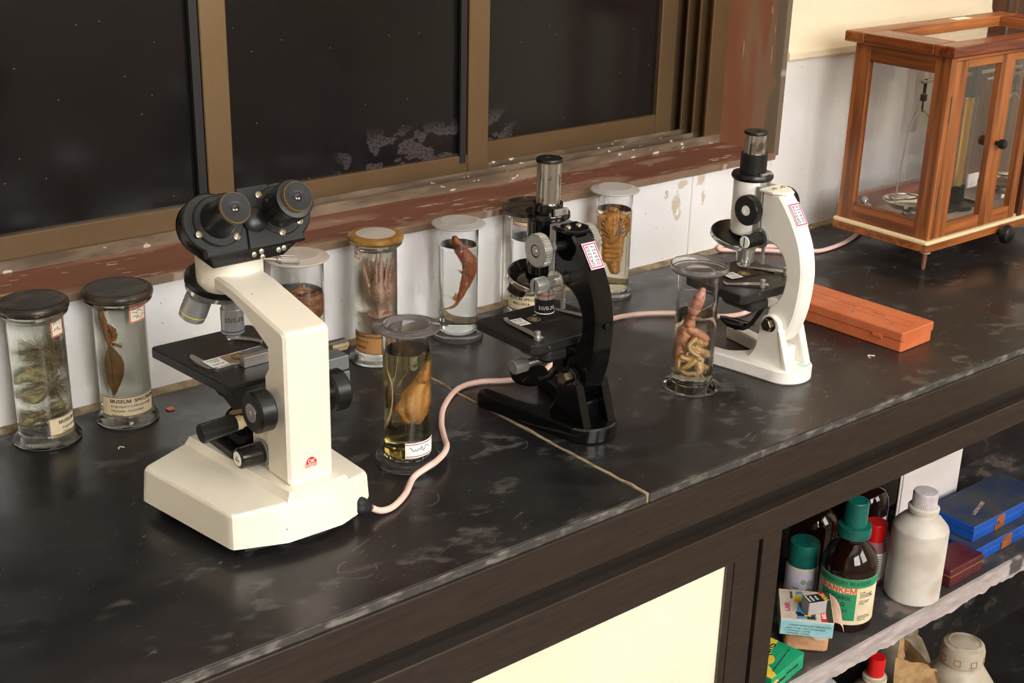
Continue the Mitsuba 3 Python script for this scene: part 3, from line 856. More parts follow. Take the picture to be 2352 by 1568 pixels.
        A('objective_collar', L([(0.0118, 0.1490), (0.0122, 0.1492), (0.0122, 0.1600), (0.0112, 0.1602), (0.0112, 0.1690)]), 'chrome', ob)
        A('red_band', L([(0.01225, 0.1540), (0.01235, 0.1542), (0.01235, 0.1556), (0.01225, 0.1558)]), 'red_ring', ob)
        A('white_band', L([(0.01222, 0.1310), (0.01232, 0.1311), (0.01232, 0.1322), (0.01222, 0.1323)]), 'white_paint', ob)
        A('marking', wrap(words('10/0.25', 0.0042), 0.01225, -116, 0.1370, (0, 0.030)), 'white_paint', ob, smooth=False)
        b = np.array((-0.30, 0.29, -0.909))
        o2 = c + np.array((-0.0190, 0.0, 0.0)) + a * 0.012
        A('objective', turn([(0.0120, 0.0), (0.0120, 0.008), (0.0112, 0.010), (0.0112, 0.0150), (0.008, 0.0165), (0, 0.0165)], o2, b), 'black_satin')
        A('objective_ring', turn([(0.0121, 0.0050), (0.0123, 0.0052), (0.0123, 0.0062), (0.0121, 0.0064)], o2, b), 'copper_ring')
    A('nose_stop', [rod((0.012, 0.010, 0.168), (0.012, 0.010, 0.140), 0.0024, n=14), rod((0.012, 0.010, 0.150), (0.012, 0.010, 0.138), 0.0033, n=14)], 'steel')
    # stage with spring clips
    A('stage_skirt', prism(rr(-0.046, 0.046, -0.0285, 0.030, 0.010), 0.0890, 0.1065, 0.005), 'stage_black', smooth=38)
    SZ = 0.1180
    st = [(-0.0665, 0.078), (-0.0625, 0.082), (0.0625, 0.082), (0.0665, 0.078), (0.0665, -0.024), (0.0600, -0.030), (-0.0600, -0.030), (-0.0665, -0.024)]
    A('stage', prism(st, SZ - 0.0120, SZ, 0.0012), 'stage_black', smooth=30)
    A('substage', [moved(lathe([(0, 0.090), (0.024, 0.090), (0.028, 0.094), (0.028, 0.107), (0, 0.107)]), (0, 0.030, 0)), prism_y([(-0.012, 0.107), (-0.012, 0.1000), (0.012, 0.1000), (0.012, 0.107)], -0.026, 0.02)], 'black_satin')
    for (px, py), (qx, qy) in (((-0.046, -0.012), (-0.040, 0.056)), ((0.050, -0.004), (0.034, 0.062))) if not white else (((-0.014, -0.016), (-0.052, 0.020)), ((0.052, 0.000), (0.022, 0.062))):
        d = np.array((qx - px, qy - py))
        Lc = np.linalg.norm(d)
        ang = math.degrees(math.atan2(d[1], d[0]))
        s = spline([(-0.008, 0, 0.0030), (0.012, 0, 0.0036), (Lc * 0.7, 0, 0.0020), (Lc * 0.92, 0, 0.0021), (Lc, 0, 0.0052)], 5)
        hw = np.interp(s[:, 0], [-0.008, 0.0, Lc * 0.6, Lc], [0.0040, 0.0050, 0.0042, 0.0030])
        vv = np.vstack([s + np.stack([0 * hw, sd * hw, dz + 0 * hw], 1) for sd, dz in ((1, 0.0005), (-1, 0.0005), (-1, 0), (1, 0))])
        n = len(s)
        ii = np.arange(n - 1)
        ff = np.vstack([np.stack([ii + p * n, ii + 1 + p * n, ii + 1 + ((p + 1) % 4) * n, ii + ((p + 1) % 4) * n], 1) for p in range(4)])
        cl = moved(turned(tm(vv, ff), ang), (px, py, SZ))
        cp = A('stage_clip', cl, 'steel', smooth=40, label='bright spring clip')
        A('clip_post', moved(lathe([(0.0050, SZ), (0.0050, SZ + 0.0028), (0.0036, SZ + 0.0032), (0.0038, SZ + 0.0090), (0.0034, SZ + 0.0100), (0, SZ + 0.0102)], 20), (px, py, 0)), 'steel', cp)
    # mirror and its fork
    mc, md = np.array(v['mirror']), np.array(v['mirror_dir'], float)
    md /= np.linalg.norm(md)
    mm = A('mirror_cell', turn([(0, -0.010), (0.012, -0.009), (0.0225, -0.002), (0.0240, 0.0015), (0.0240, 0.0030), (0.0226, 0.0034), (0.0222, 0.0022), (0, 0.0022)], mc, md), 'enamel_black' if not white else 'bakelite', smooth=38)
    A('mirror', turn([(0.0221, 0.0025), (0, 0.0025)], mc, md), 'mirror_glass' if not white else 'lens', mm)
    A('mirror_fork', sweep(spline([(0.0, -0.014, 0.094), (-0.004, -0.006, 0.075), (-0.012, 0.004, 0.055), tuple(mc - md * 0.008)], 5), 0.0032), 'black_satin', smooth=60)
    if not white:
        A('condenser_knob', rod((-0.0560, 0.020, 0.0730), (-0.0360, 0.020, 0.0730), 0.0088, ridge=(22, 0.0012)), 'knob_chrome', smooth=30, label='ridged chrome knob under the stage')
        A('condenser_shaft', [rod((-0.0370, 0.020, 0.0730), (-0.0060, 0.004, 0.0830), 0.0056), rod((-0.020, 0.012, 0.078), (-0.002, 0.002, 0.084), 0.0068)], 'steel_dark')
        A('condenser_post', box((-0.008, -0.016, 0.060), (0.010, 0.004, 0.106), 0.002), 'black_satin')
    # paper sticker on the back of the arm
    n0, n1 = np.array((-0.0400, 0.2360)), np.array((-0.0600, 0.2090))
    up = np.array((0.0, *(n0 - n1)))
    mid = np.array((0.0005, *((n0 + n1) / 2)))
    up /= np.linalg.norm(up)
    out = np.cross((1, 0, 0), up)
    q = v['sticker']
    sk = A('sticker', place(sheet(0.0210, 0.0330, 0.0003), mid + out * 0.0016, (1, 0, 0), up), 'paper_white', smooth=False, label='white sticker with a pink frame and handwritten numbers')
    A('sticker_frame', place(border(0.0190, 0.0300, 0.0014), mid + out * 0.0018, (1, 0, 0), up), 'pink_ink', sk, smooth=False)
    for tx, dx in zip(q, (0.0035, -0.0045)):
        A('handwriting', place(words(tx, 0.0046), mid + out * 0.0019 + np.array((-dx + 0.0016, 0, 0)), up * -1 if False else up, (-1, 0, 0)), 'ink', sk, smooth=False)
    if white:
        bs = A('badge', place(sheet(0.0150, 0.0130, 0.0003), (0.014, -0.076, 0.0196), (1, 0.25, 0), (-0.25, 1, 0)), 'sticker_blue', smooth=False, label='small blue square sticker with a white starburst')
        rays = [place(sheet(0.0060, 0.0006, 0.0003), (0.014 + 0.0036 * math.cos(t), -0.076 + 0.0036 * math.sin(t), 0.0198), (math.cos(t), math.sin(t), 0), (-math.sin(t), math.cos(t), 0)) for t in np.linspace(0.2, 0.2 + 2 * PI, 12, endpoint=False)]
        A('starburst', rays, 'white_paint', bs, smooth=False)
    else:
        A('stage_screw', rod((0.0, -0.0790, 0.145), (0.0, -0.0830, 0.145), 0.004), 'enamel_black')
    return k


M('knob_chrome', (200, 198, 194), 0.22, 0.8)
M('rusty_steel', proc(worn_plastic((120, 96, 78), (150, 146, 140), 200.0)), 0.4, 0.8)
S2 = (1.028, -0.361)
S3 = (1.365, -0.385)
arc_microscope('glossy black school microscope with a chrome eyepiece tube and ridged chrome focus knobs', *S2, 'enamel_black',
               dict(white=False, tube_top=0.2515, eye_top=0.3225, nose='enamel_black', mirror=(-0.018, 0.034, 0.0500), mirror_dir=(-0.12, -0.18, 1.0), sticker=('OKS103', '026717')))
arc_microscope('white school microscope with black focus knobs, beside the orange plastic box', *S3, 'enamel_white',
               dict(white=True, tube_top=0.2545, eye_top=0.3180, nose='black_satin', mirror=(-0.006, 0.030, 0.0520), mirror_dir=(0.35, 0.05, 1.0), sticker=('OKS104', '026717')))
glass_slide('glass slide clipped on the stage of the black microscope', (1.024, -0.322, 0.1182), -6.0, ring_at=-0.004)
glass_slide('glass slide clipped on the stage of the white school microscope', (1.3755, -0.3525, 0.1182), -8.9, ring_at=-0.006)


# ---------------------------------------------------------------- the cream binocular microscope
def binocular_microscope():
    k = thing('binocular_microscope', 'large cream compound microscope with a black binocular head and a square arm', 'microscope')
    A = lambda n, m, mat, par=k, **q: add(n, m, mat, par, **q)
    E = 'enamel_cream'
    # shell of the base: bottom and top outlines of one ring of points
    bot = np.array([(0.5400, -0.4345), (0.5920, -0.4545), (0.6550, -0.4550), (0.7020, -0.4370), (0.7050, -0.3000), (0.6960, -0.2640), (0.5760, -0.2560), (0.5150, -0.2840)])
    top = np.array([(0.5405, -0.4350), (0.5930, -0.4425), (0.6560, -0.4420), (0.7010, -0.4330), (0.7030, -0.3000), (0.6950, -0.2660), (0.5770, -0.2590), (0.5190, -0.2850)])
    def rounded(P, r):
        g = Polygon(P).buffer(-r, join_style=1).buffer(r, quad_segs=5)
        c = np.array(g.exterior.coords)[:-1]
        s = np.concatenate([[0], np.cumsum(np.linalg.norm(np.diff(np.vstack([c, c[:1]]), axis=0), axis=1))])
        i = np.argmax(c @ [-1, -1])
        c = np.roll(c, -i, 0)
        if Polygon(c).exterior.is_ccw is False:
            c = np.vstack([c[:1], c[1:][::-1]])
        s = np.concatenate([[0], np.cumsum(np.linalg.norm(np.diff(np.vstack([c, c[:1]]), axis=0), axis=1))])
        t = np.linspace(0, s[-1], 160, endpoint=False)
        cc = np.vstack([c, c[:1]])
        return np.stack([np.interp(t, s, cc[:, 0]), np.interp(t, s, cc[:, 1])], 1)
    rb, rt = rounded(bot, 0.006), rounded(top, 0.006)
    cen = rt.mean(0)
    rings = [(rb, 0.0140), (rb * 0.25 + rt * 0.75, 0.0485)]
    for q in range(1, 4):
        a = q * PI / 6
        g = np.array(Polygon(rt).buffer(-0.004 * (1 - math.cos(a))).exterior.coords)[:-1]
        d = rt - cen
        rings.append((rt - d / np.linalg.norm(d, axis=1, keepdims=True) * 0.004 * (1 - math.cos(a)), 0.0485 + 0.004 * math.sin(a)))
    n = len(rb)
    v = np.vstack([np.column_stack([r, np.full(n, z)]) for r, z in rings])
    i, j = np.meshgrid(np.arange(len(rings) - 1), np.arange(n), indexing='ij')
    f = np.stack([i * n + j, i * n + (j + 1) % n, (i + 1) * n + (j + 1) % n, (i + 1) * n + j], -1).reshape(-1, 4)
    f = np.vstack([f[:, [0, 1, 2]], f[:, [0, 2, 3]]])
    tt = np.asarray(m3.triangulate([rings[-1][0].astype(float)]))
    t0 = np.asarray(m3.triangulate([rb.astype(float)]))
    shell = tm(v, np.vstack([f, tt + n * (len(rings) - 1), t0[:, ::-1]]))
    ridge = trimesh.convex.convex_hull(np.array([(0.5770, -0.2600, 0.050), (0.6980, -0.2650, 0.050), (0.6740, -0.4425, 0.050), (0.5985, -0.4425, 0.050), (0.5830, -0.2640, 0.0615), (0.6690, -0.2640, 0.0615), (0.6690, -0.4405, 0.0615), (0.6030, -0.4405, 0.0615)]))
    solid = mani(shell) + mani(ridge)
    cut = trimesh.convex.convex_hull(np.array([(0.664, -0.47, 0.005), (0.72, -0.47, 0.005), (0.72, -0.47, 0.036), (0.664, -0.41, 0.005), (0.72, -0.41, 0.005), (0.72, -0.41, 0.036)]))
    solid = solid - mani(cut)
    base = A('base', solid, E, smooth=28)
    A('base_plate', prism([(0.5560, -0.4300), (0.6400, -0.4440), (0.6850, -0.4300), (0.6900, -0.2750), (0.5350, -0.2800)], 0.0035, 0.0145, 0.001), 'black_dusty', base, label='black steel bottom plate')
    for px, py in ((0.560, -0.424), (0.680, -0.420), (0.683, -0.285), (0.545, -0.290)):
        A('rubber_foot', moved(lathe([(0, 0), (0.008, 0), (0.009, 0.0045), (0, 0.0045)], 20), (px, py, 0)), 'gasket', base)
    A('cord_grommet', organic([((0.6860, -0.4400, 0.0170), 0.0085, (0.6930, -0.4395, 0.0150), 0.0075), ((0.6860, -0.4400, 0.0230), 0.0070, (0.6900, -0.4400, 0.0200), 0.0070)], 0.003, 4), 'gasket', base, smooth=60)
    # arm: upright column and the sloping neck
    col = spline([(-0.4300, 0.2235), (-0.4300, 0.2235)], 2)
    prof = [(-0.4300, 0.0610), (-0.4300, 0.2200), (-0.4280, 0.2238), (-0.4240, 0.2262), (-0.3280, 0.2445), (-0.3000, 0.2470), (-0.2700, 0.2470), (-0.2700, 0.2300), (-0.3120, 0.2310), (-0.3300, 0.2285), (-0.3520, 0.2222), (-0.3960, 0.2010), (-0.3960, 0.1800), (-0.3880, 0.1700), (-0.3870, 0.0610)]
    arm = A('arm', prism_x(prof, 0.6090, 0.6610, 0.0028), E, smooth=30)
    A('focus_housing', box((0.6125, -0.3900, 0.0610), (0.6575, -0.3640, 0.1240), 0.001), E)
    A('focus_housing', box((0.6160, -0.3650, 0.0610), (0.6540, -0.3450, 0.1200), 0.001), E)
    stk = A('test_sticker', place(trimesh.creation.extrude_polygon(Polygon([(0.0062 * math.cos(t), 0.0078 * math.sin(t)) for t in np.linspace(0, PI, 24)]), 0.0003, engine='earcut'), (0.6352, -0.4301, 0.0800), (1, 0, 0), (0, 0, 1)), 'sticker_red', arm, smooth=False)
    labels[stk] = {'label': 'red half-round sticker reading OK'}
    scene.pop(stk)
    labels.pop(stk)
    stk = A('test_sticker', place(trimesh.creation.extrude_polygon(Polygon([(0.0062 * math.cos(t), 0.0072 * math.sin(t)) for t in np.linspace(0, PI, 24)]), 0.0003, engine='earcut'), (0.6352, -0.4302, 0.0800), (1, 0, 0), (0, 0, 1)), 'sticker_red', smooth=False, label='red half-round sticker reading OK above the word TESTED')
    A('sticker_letters', [place(words('OK', 0.0042, True), (0.6352, -0.4305, 0.0808), (1, 0, 0), (0, 0, 1))], 'white_paint', stk, smooth=False)
    A('sticker_word', [place(words('TESTED', 0.0027), (0.6345, -0.4302, 0.0765), (1, 0, 0), (0, 0, 1))], 'sticker_red', stk, smooth=False)
    # collar
    ax = (0.6375, -0.2720, 0.0)
    L = lambda pr, **q: moved(lathe(pr, **q), ax)
    A('head_collar', L([(0, 0.2250), (0.0290, 0.2250), (0.0345, 0.2320), (0.0352, 0.2380), (0.0352, 0.2610), (0.0335, 0.2630), (0, 0.2630)], n=64), E, smooth=38)
    A('locking_screw', [rod((0.6700, -0.2700, 0.2490), (0.6985, -0.2700, 0.2420), 0.0022), rod((0.6945, -0.2700, 0.2430), (0.6992, -0.2700, 0.2419), 0.0036)], 'steel')
    A('locking_knob', rod((0.6985, -0.2700, 0.2420), (0.7215, -0.2700, 0.2368), 0.0050, ridge=(36, 0.0006)), 'chrome', label='knurled chrome locking screw')
    # binocular head: a lobed sloping face over a tapering lower housing
    w = np.array((0.0, -0.866, 0.5))
    F = np.array((0.6375, -0.3180, 0.3120))
    vv = np.array((0.0, 0.5, 0.866))
    def lobe(r, dx, y0, y1, wz, z):
        g = Point(-dx, 0).buffer(r, quad_segs=8).union(Point(dx, 0).buffer(r, quad_segs=8)).union(Polygon([(-wz, y0), (wz, y0), (wz, y1), (-wz, y1)]))
        return np.array(g.exterior.simplify(0.0002).coords)[:-1]
    def face(P, z0, z1, b):
        m = prism(P, z0, z1, b)
        R = np.eye(4)
        R[:3, 0], R[:3, 1], R[:3, 2], R[:3, 3] = (1, 0, 0), vv, w, F
        m.apply_transform(R)
        return m
    hull = lambda *ms: trimesh.convex.convex_hull(np.vstack([q.vertices for q in ms]))
    low = hull(face(lobe(0.0300, 0.0400, -0.0330, 0.0290, 0.050, 0), -0.0240, -0.006, 0.003), prism([(0.6375 + 0.034 * math.cos(t), -0.2760 + 0.034 * math.sin(t)) for t in np.linspace(0, 2 * PI, 30, endpoint=False)], 0.2625, 0.2680, 0.001),
               box((0.592, -0.3240, 0.2660), (0.676, -0.3160, 0.2760), 0.002))
    A('head_housing', low, 'black_satin', smooth=38)
    A('head_plate', face(lobe(0.0310, 0.0405, -0.0340, 0.0280, 0.056, 0), -0.0080, 0.0005, 0.0015), 'black_satin', smooth=38)
    A('head_slide', face([(-0.010, -0.0345), (0.0300, -0.0345), (0.0300, 0.0300), (-0.006, 0.0300), (-0.006, -0.010)], 0.0003, 0.0030, 0.0008), 'black_satin', smooth=30)
    dd = lambda x, y, z: F + np.array((1, 0, 0)) * x + vv * y + w * z
    A('tension_cap', turn([(0.0135, 0), (0.0135, 0.0012), (0.0100, 0.0045), (0.0040, 0.0062), (0, 0.0064)], dd(0.0050, -0.0050, 0.0028), w), 'black_satin')
    for s, ln in ((-1, 0.0440), (1, 0.0460)):
        sx = s * 0.0345
        A('tube_flange', turn([(0.0260, 0), (0.0260, 0.0030), (0.0250, 0.0040), (0.017, 0.0040)], dd(sx, 0.0, 0.0), w), 'black_satin')
        pr = [(0.0195, 0.0035), (0.0178, 0.012), (0.0168, ln - 0.008), (0.0168, ln), (0.0150, ln)] if s < 0 else [(0.0195, 0.0035), (0.0182, 0.012), (0.0180, 0.020), (0.0208, 0.0215), (0.0208, ln - 0.006), (0.0200, ln - 0.005), (0.0150, ln - 0.004)]
        e = A('eyepiece_tube', turn(pr, dd(sx, 0.001, 0.0), w), 'black_plastic', smooth=40)
        if s > 0:
            A('diopter_ring', turn([(0.0209, 0.0230), (0.0211, 0.0235), (0.0211, 0.0345), (0.0209, 0.0350)], dd(sx, 0.001, 0), w, ridge=(40, 0.0006, 0.0, 1, 0.02)), 'black_plastic', e)
        A('eye_ring', turn([(0.0155, ln - 0.004), (0.0158, ln - 0.002), (0.0158, ln + 0.0026), (0.0152, ln + 0.0032), (0.0146, ln + 0.0030)], dd(sx, 0.001, 0), w), 'bare_brass', e)
        A('eye_cap', turn([(0.0150, ln + 0.0020), (0.0150, ln + 0.0034), (0.0070, ln + 0.0031), (0.0050, ln + 0.0028), (0, ln + 0.0022)], dd(sx, 0.001, 0), w), 'black_satin', e)
        sph = [(0.0050 * math.cos(t), ln + 0.0022 + 0.0016 * math.sin(t)) for t in np.linspace(0, PI / 2, 8)]
        A('eye_lens', turn(sph, dd(sx, 0.001, 0), w), 'lens', e)
    for px, py in ((-0.0590, -0.010), (-0.0205, -0.0190), (0.0160, 0.0190), (0.0300, -0.0230), (0.0530, -0.015)):
        pz = 0.0038 if abs(px) < 0.056 else 0.0030
        A('screw', turn([(0.0036, 0), (0.0036, 0.0010), (0.0020, 0.0018), (0.0012, 0.0010), (0, 0.0010)], dd(px, py, pz), w, n=18), 'brass_screw')
    for px, pz in ((0.6300, 0.2790), (0.6400, 0.2745), (0.6380, 0.2810), (0.6640, 0.2800), (0.6580, 0.2790)):
        A('screw', turn([(0.0027, 0), (0.0027, 0.0010), (0, 0.0018)], (px, -0.3395 + (pz - 0.275) * -0.25, pz), (0, -1, 0.1), n=16), 'brass_screw')
    # nosepiece with objectives
    a = np.array((0.0, 0.26, -0.966))
    c = np.array((0.6375, -0.2500, 0.2290))
    A('nosepiece', turn([(0, -0.004), (0.0330, -0.004), (0.0375, 0.0), (0.0375, 0.0060), (0, 0.0060)], c, a), 'black_satin', smooth=38)
    A('nosepiece_rim', turn([(0.0360, 0.0058), (0.0372, 0.0064), (0.0366, 0.0120), (0.0320, 0.0150), (0, 0.0150)], c, a), 'chrome', smooth=38)
    M('objective_steel', (178, 180, 182), 0.34, 0.6)
    o1 = np.array((0.6375, -0.2720, 0.0))
    ob = A('objective', moved(lathe([(0, 0.1660), (0.0045, 0.1660), (0.0078, 0.1675), (0.0078, 0.1705), (0.0110, 0.1720), (0.0124, 0.1735), (0.0124, 0.2000), (0.0118, 0.2010), (0.0108, 0.2012), (0.0108, 0.2200)]), o1), 'objective_steel', label='steel objective with a blue ring marked 10/0.25')
    A('colour_ring', moved(lathe([(0.01245, 0.1760), (0.01255, 0.1761), (0.01255, 0.1772), (0.01245, 0.1773)]), o1), 'blue_ring', ob)
    A('marking', wrap(words('10/0.25', 0.0042), 0.01245, -108, 0.1880, o1[:2]), 'ink', ob, smooth=False)
    b = np.array((-0.2600, 0.3000, -0.918))
    o2 = c + np.array((-0.0200, 0.002, 0.0)) + a * 0.014
    ob = A('objective', turn([(0.0110, 0.0), (0.0110, 0.006), (0.0145, 0.0072), (0.0148, 0.0260), (0.0142, 0.0335), (0.0130, 0.0345), (0.0, 0.0345)], o2, b), 'objective_steel', smooth=38, label='tilted steel objective with a yellow ring')
    A('colour_ring', turn([(0.0146, 0.0270), (0.0149, 0.0272), (0.0148, 0.0282), (0.0145, 0.0284)], o2, b), 'yellow_ring', ob)
    b3 = np.array((0.10, 0.45, -0.887))
    A('objective', turn([(0.0110, 0.0), (0.0110, 0.018), (0.0080, 0.0190), (0.0, 0.0190)], c + np.array((0.010, 0.020, -0.004)) + a * 0.012, b3), 'black_satin', smooth=38)
    # stage
    SZ = 0.1450
    A('stage', prism([(0.5790, -0.1960), (0.5760, -0.2000), (0.5905, -0.3390), (0.5950, -0.3430), (0.6950, -0.3430), (0.6990, -0.3390), (0.6990, -0.2000), (0.6950, -0.1960)], SZ - 0.0115, SZ, 0.001), 'stage_black', smooth=30)
    A('stage_carrier', trimesh.convex.convex_hull(np.array([(0.5960, -0.3440, 0.1400), (0.6800, -0.3440, 0.1400), (0.5960, -0.3440, 0.1180), (0.6800, -0.3440, 0.1180), (0.604, -0.262, 0.134), (0.6800, -0.262, 0.134), (0.606, -0.29, 0.120), (0.6800, -0.29, 0.120), (0.612, -0.352, 0.134), (0.66, -0.352, 0.134), (0.612, -0.352, 0.120), (0.66, -0.352, 0.120)])), 'black_satin', smooth=30)
    A('condenser', moved(lathe([(0, 0.1040), (0.020, 0.1040), (0.024, 0.110), (0.024, 0.1340), (0, 0.1340)]), (0.6375, -0.272, 0)), 'black_satin')
    hold = A('slide_holder', [prism([(0.6290, -0.3100), (0.6800, -0.3080), (0.6800, -0.2990), (0.6290, -0.3000)], SZ, SZ + 0.0115, 0.0006), prism(spline([(0.6290, -0.3060), (0.6290, -0.2980), (0.6200, -0.2950), (0.6080, -0.2960), (0.5975, -0.2900), (0.5930, -0.2700), (0.5950, -0.2520), (0.6000, -0.2480), (0.6020, -0.2640), (0.6050, -0.2840), (0.6110, -0.2900), (0.6220, -0.2900), (0.6310, -0.2950)], 3), SZ, SZ + 0.0030, 0.0005)], 'steel', smooth=30, label='bright steel slide holder')
    A('slide_finger', sweep(spline([(0.6800, -0.2560, SZ + 0.002), (0.6720, -0.2420, SZ + 0.002), (0.6600, -0.2300, SZ + 0.002), (0.6520, -0.2290, SZ + 0.002)], 6), 0.0022), 'steel', hold, smooth=60)
    A('mechanical_stage', box((0.6900, -0.3420, 0.1290), (0.7390, -0.3180, 0.1450), 0.0008), 'zinc', smooth=25)
    A('mechanical_stage', box((0.6900, -0.3435, 0.1100), (0.7390, -0.3180, 0.1270), 0.0008), 'zinc', smooth=25)
    A('mechanical_stage', box((0.6900, -0.3445, 0.0920), (0.7140, -0.3200, 0.1120), 0.0008), 'zinc', smooth=25)
    A('stage_gear', rod((0.7140, -0.3330, 0.1080), (0.7215, -0.3330, 0.1080), 0.0080, ridge=(16, 0.0010)), 'worn_brass', smooth=30)
    A('stage_rail', box((0.6800, -0.3120, 0.1470), (0.7560, -0.3040, 0.1500), 0.0006), 'steel_dark', smooth=25)
    A('rail_knob', [rod((0.7380, -0.3060, 0.1420), (0.7580, -0.3060, 0.1420), 0.0058, ridge=(36, 0.0006)), rod((0.7560, -0.3060, 0.1420), (0.7600, -0.3060, 0.1420), 0.0035)], 'worn_brass', smooth=30)
    # lamp housing and knobs
    A('lamp_housing', [box((0.5930, -0.3400, 0.0605), (0.6480, -0.2660, 0.0700), 0.001), prism([(0.6040, -0.3360), (0.6480, -0.3360), (0.6480, -0.2760), (0.6040, -0.2760)], 0.0700, 0.0800, 0.003)], 'black_satin', smooth=30)
    A('lamp_lens', moved(lathe([(0.0240, 0.0800), (0.0240, 0.0860), (0.0225, 0.0868), (0.0220, 0.0850), (0, 0.0856)]), (0.6375, -0.2950, 0)), 'lens')
    for s, xo in ((-1, 0.6090), (1, 0.6610)):
        A('focus_shaft', rod((xo, -0.4080, 0.1420), (xo + s * 0.010, -0.4080, 0.1420), 0.0065), 'steel')
        R, t = 0.0218, 0.0195
        pr = [(0, 0), (R - 0.0025, 0), (R, 0.0025), (R, t - 0.0025), (R - 0.0025, t), (0.0090, t), (0, t)]
        kb = A('coarse_knob', turn(pr, (xo + s * 0.0075, -0.4080, 0.1420), (s, 0, 0), ridge=(26, 0.0005, 0.004, t - 0.004, R - 0.0003)), 'black_satin', smooth=30, label='ridged black coarse focus knob')
        A('knob_cap', turn([(0.0098, 0), (0.0098, 0.0008), (0.0030, 0.0010), (0.0026, 0.0004), (0.0016, 0.0018), (0, 0.0020)], (xo + s * (0.0075 + t), -0.4080, 0.1420), (s, 0, 0)), 'steel', kb)
    A('fine_knob_flange', rod((0.6125, -0.3720, 0.0770), (0.6095, -0.3720, 0.0770), 0.0150), 'zinc', smooth=30)
    fk = A('fine_knob', rod((0.6100, -0.3720, 0.0770), (0.5830, -0.3720, 0.0770), 0.0118, 0.0110, b=0.0018), 'bakelite', smooth=40)
    A('knob_label', rod((0.5832, -0.3720, 0.0770), (0.5826, -0.3720, 0.0770), 0.0078, b=0.0001), 'paper_white', fk)
    t = [place(words(s, 0.0016), (0.5825, -0.3720, 0.0770 + dz), (0, -1, 0), (0, 0, 1)) for s, dz in (('OK', 0.0012), ('TESTED', -0.0018))]
    A('knob_print', t, 'ink_pale', fk, smooth=False)
    A('fine_knob', rod((0.6600, -0.3720, 0.0770), (0.6880, -0.3720, 0.0770), 0.0110, 0.0110, b=0.0018), 'bakelite', smooth=40)
    A('condenser_knob', rod((0.5570, -0.3450, 0.1020), (0.5960, -0.3450, 0.1040), 0.0104, 0.0096, ridge=(20, 0.0010)), 'black_plastic', smooth=30, label='ribbed black condenser knob')
    A('condenser_shaft', [rod((0.5950, -0.3450, 0.1030), (0.6040, -0.3450, 0.1032), 0.0075), rod((0.6030, -0.3450, 0.1032), (0.6200, -0.3450, 0.1036), 0.0062)], 'cream_beading')
    return k


M('bare_brass', (120, 92, 52), 0.4)
M('worn_brass', (168, 150, 120), 0.45, 0.5)
binocular_microscope()
glass_slide('glass slide in the holder of the cream binocular microscope', (0.6350, -0.2830, 0.1470), 3.0, ring_at=0.002)

# ---------------------------------------------------------------- specimen jars
M('octopus', proc(flesh((182, 142, 126), (200, 164, 146), (150, 104, 92), 160.0)), 0.55)
M('flower_root', proc(flesh((112, 98, 70), (140, 126, 96), (84, 72, 50), 200.0)), 0.8)
M('petal', proc(flesh((150, 142, 100), (170, 162, 124), (118, 106, 68), 120.0)), 0.7)
M('leaf_brown', proc(flesh((104, 72, 34), (118, 84, 42), (84, 56, 24), 60.0)), 0.55)
M('curl_brown', proc(flesh((120, 74, 32), (140, 90, 42), (92, 56, 24), 120.0)), 0.6)
M('organ_brown', proc(flesh((142, 92, 62), (166, 116, 84), (112, 70, 46), 60.0)), 0.5)
M('fish_orange', proc(flesh((176, 96, 54), (150, 82, 50), (208, 150, 100), 150.0)), 0.5)
M('fin', proc(flesh((206, 152, 90), (188, 130, 70), (220, 176, 120), 200.0)), 0.6)
M('lobster', proc(flesh((206, 152, 92), (190, 132, 74), (166, 108, 58), 120.0)), 0.6)
M('embryo', proc(flesh((222, 172, 120), (206, 146, 92), (228, 190, 150), 70.0)), 0.5)
M('skin_pink', proc(flesh((184, 126, 108), (206, 156, 136), (150, 88, 76), 110.0)), 0.5)
M('gut', proc(flesh((216, 174, 126), (228, 196, 152), (190, 138, 92), 220.0)), 0.5)
M('gut_pale', (232, 206, 176), 0.5)
M('thread', (220, 214, 200), 0.6)
M('opal', (238, 240, 230), 0.5)
scene['cloudy_foot'] = {'type': 'blendbsdf', 'weight': 0.07, 'a': {'type': 'dielectric', 'int_ior': 1.49, 'ext_ior': 1.0}, 'b': {'type': 'twosided', 'bsdf': {'type': 'roughplastic', 'diffuse_reflectance': rgb(lin((176, 170, 168))), 'alpha': 0.12}}}
scene['cloudy'] = {'type': 'blendbsdf', 'weight': 0.16, 'a': {'type': 'dielectric', 'int_ior': 1.49, 'ext_ior': 1.0}, 'b': {'type': 'twosided', 'bsdf': {'type': 'roughplastic', 'diffuse_reflectance': rgb(lin((176, 170, 168))), 'alpha': 0.12}}}


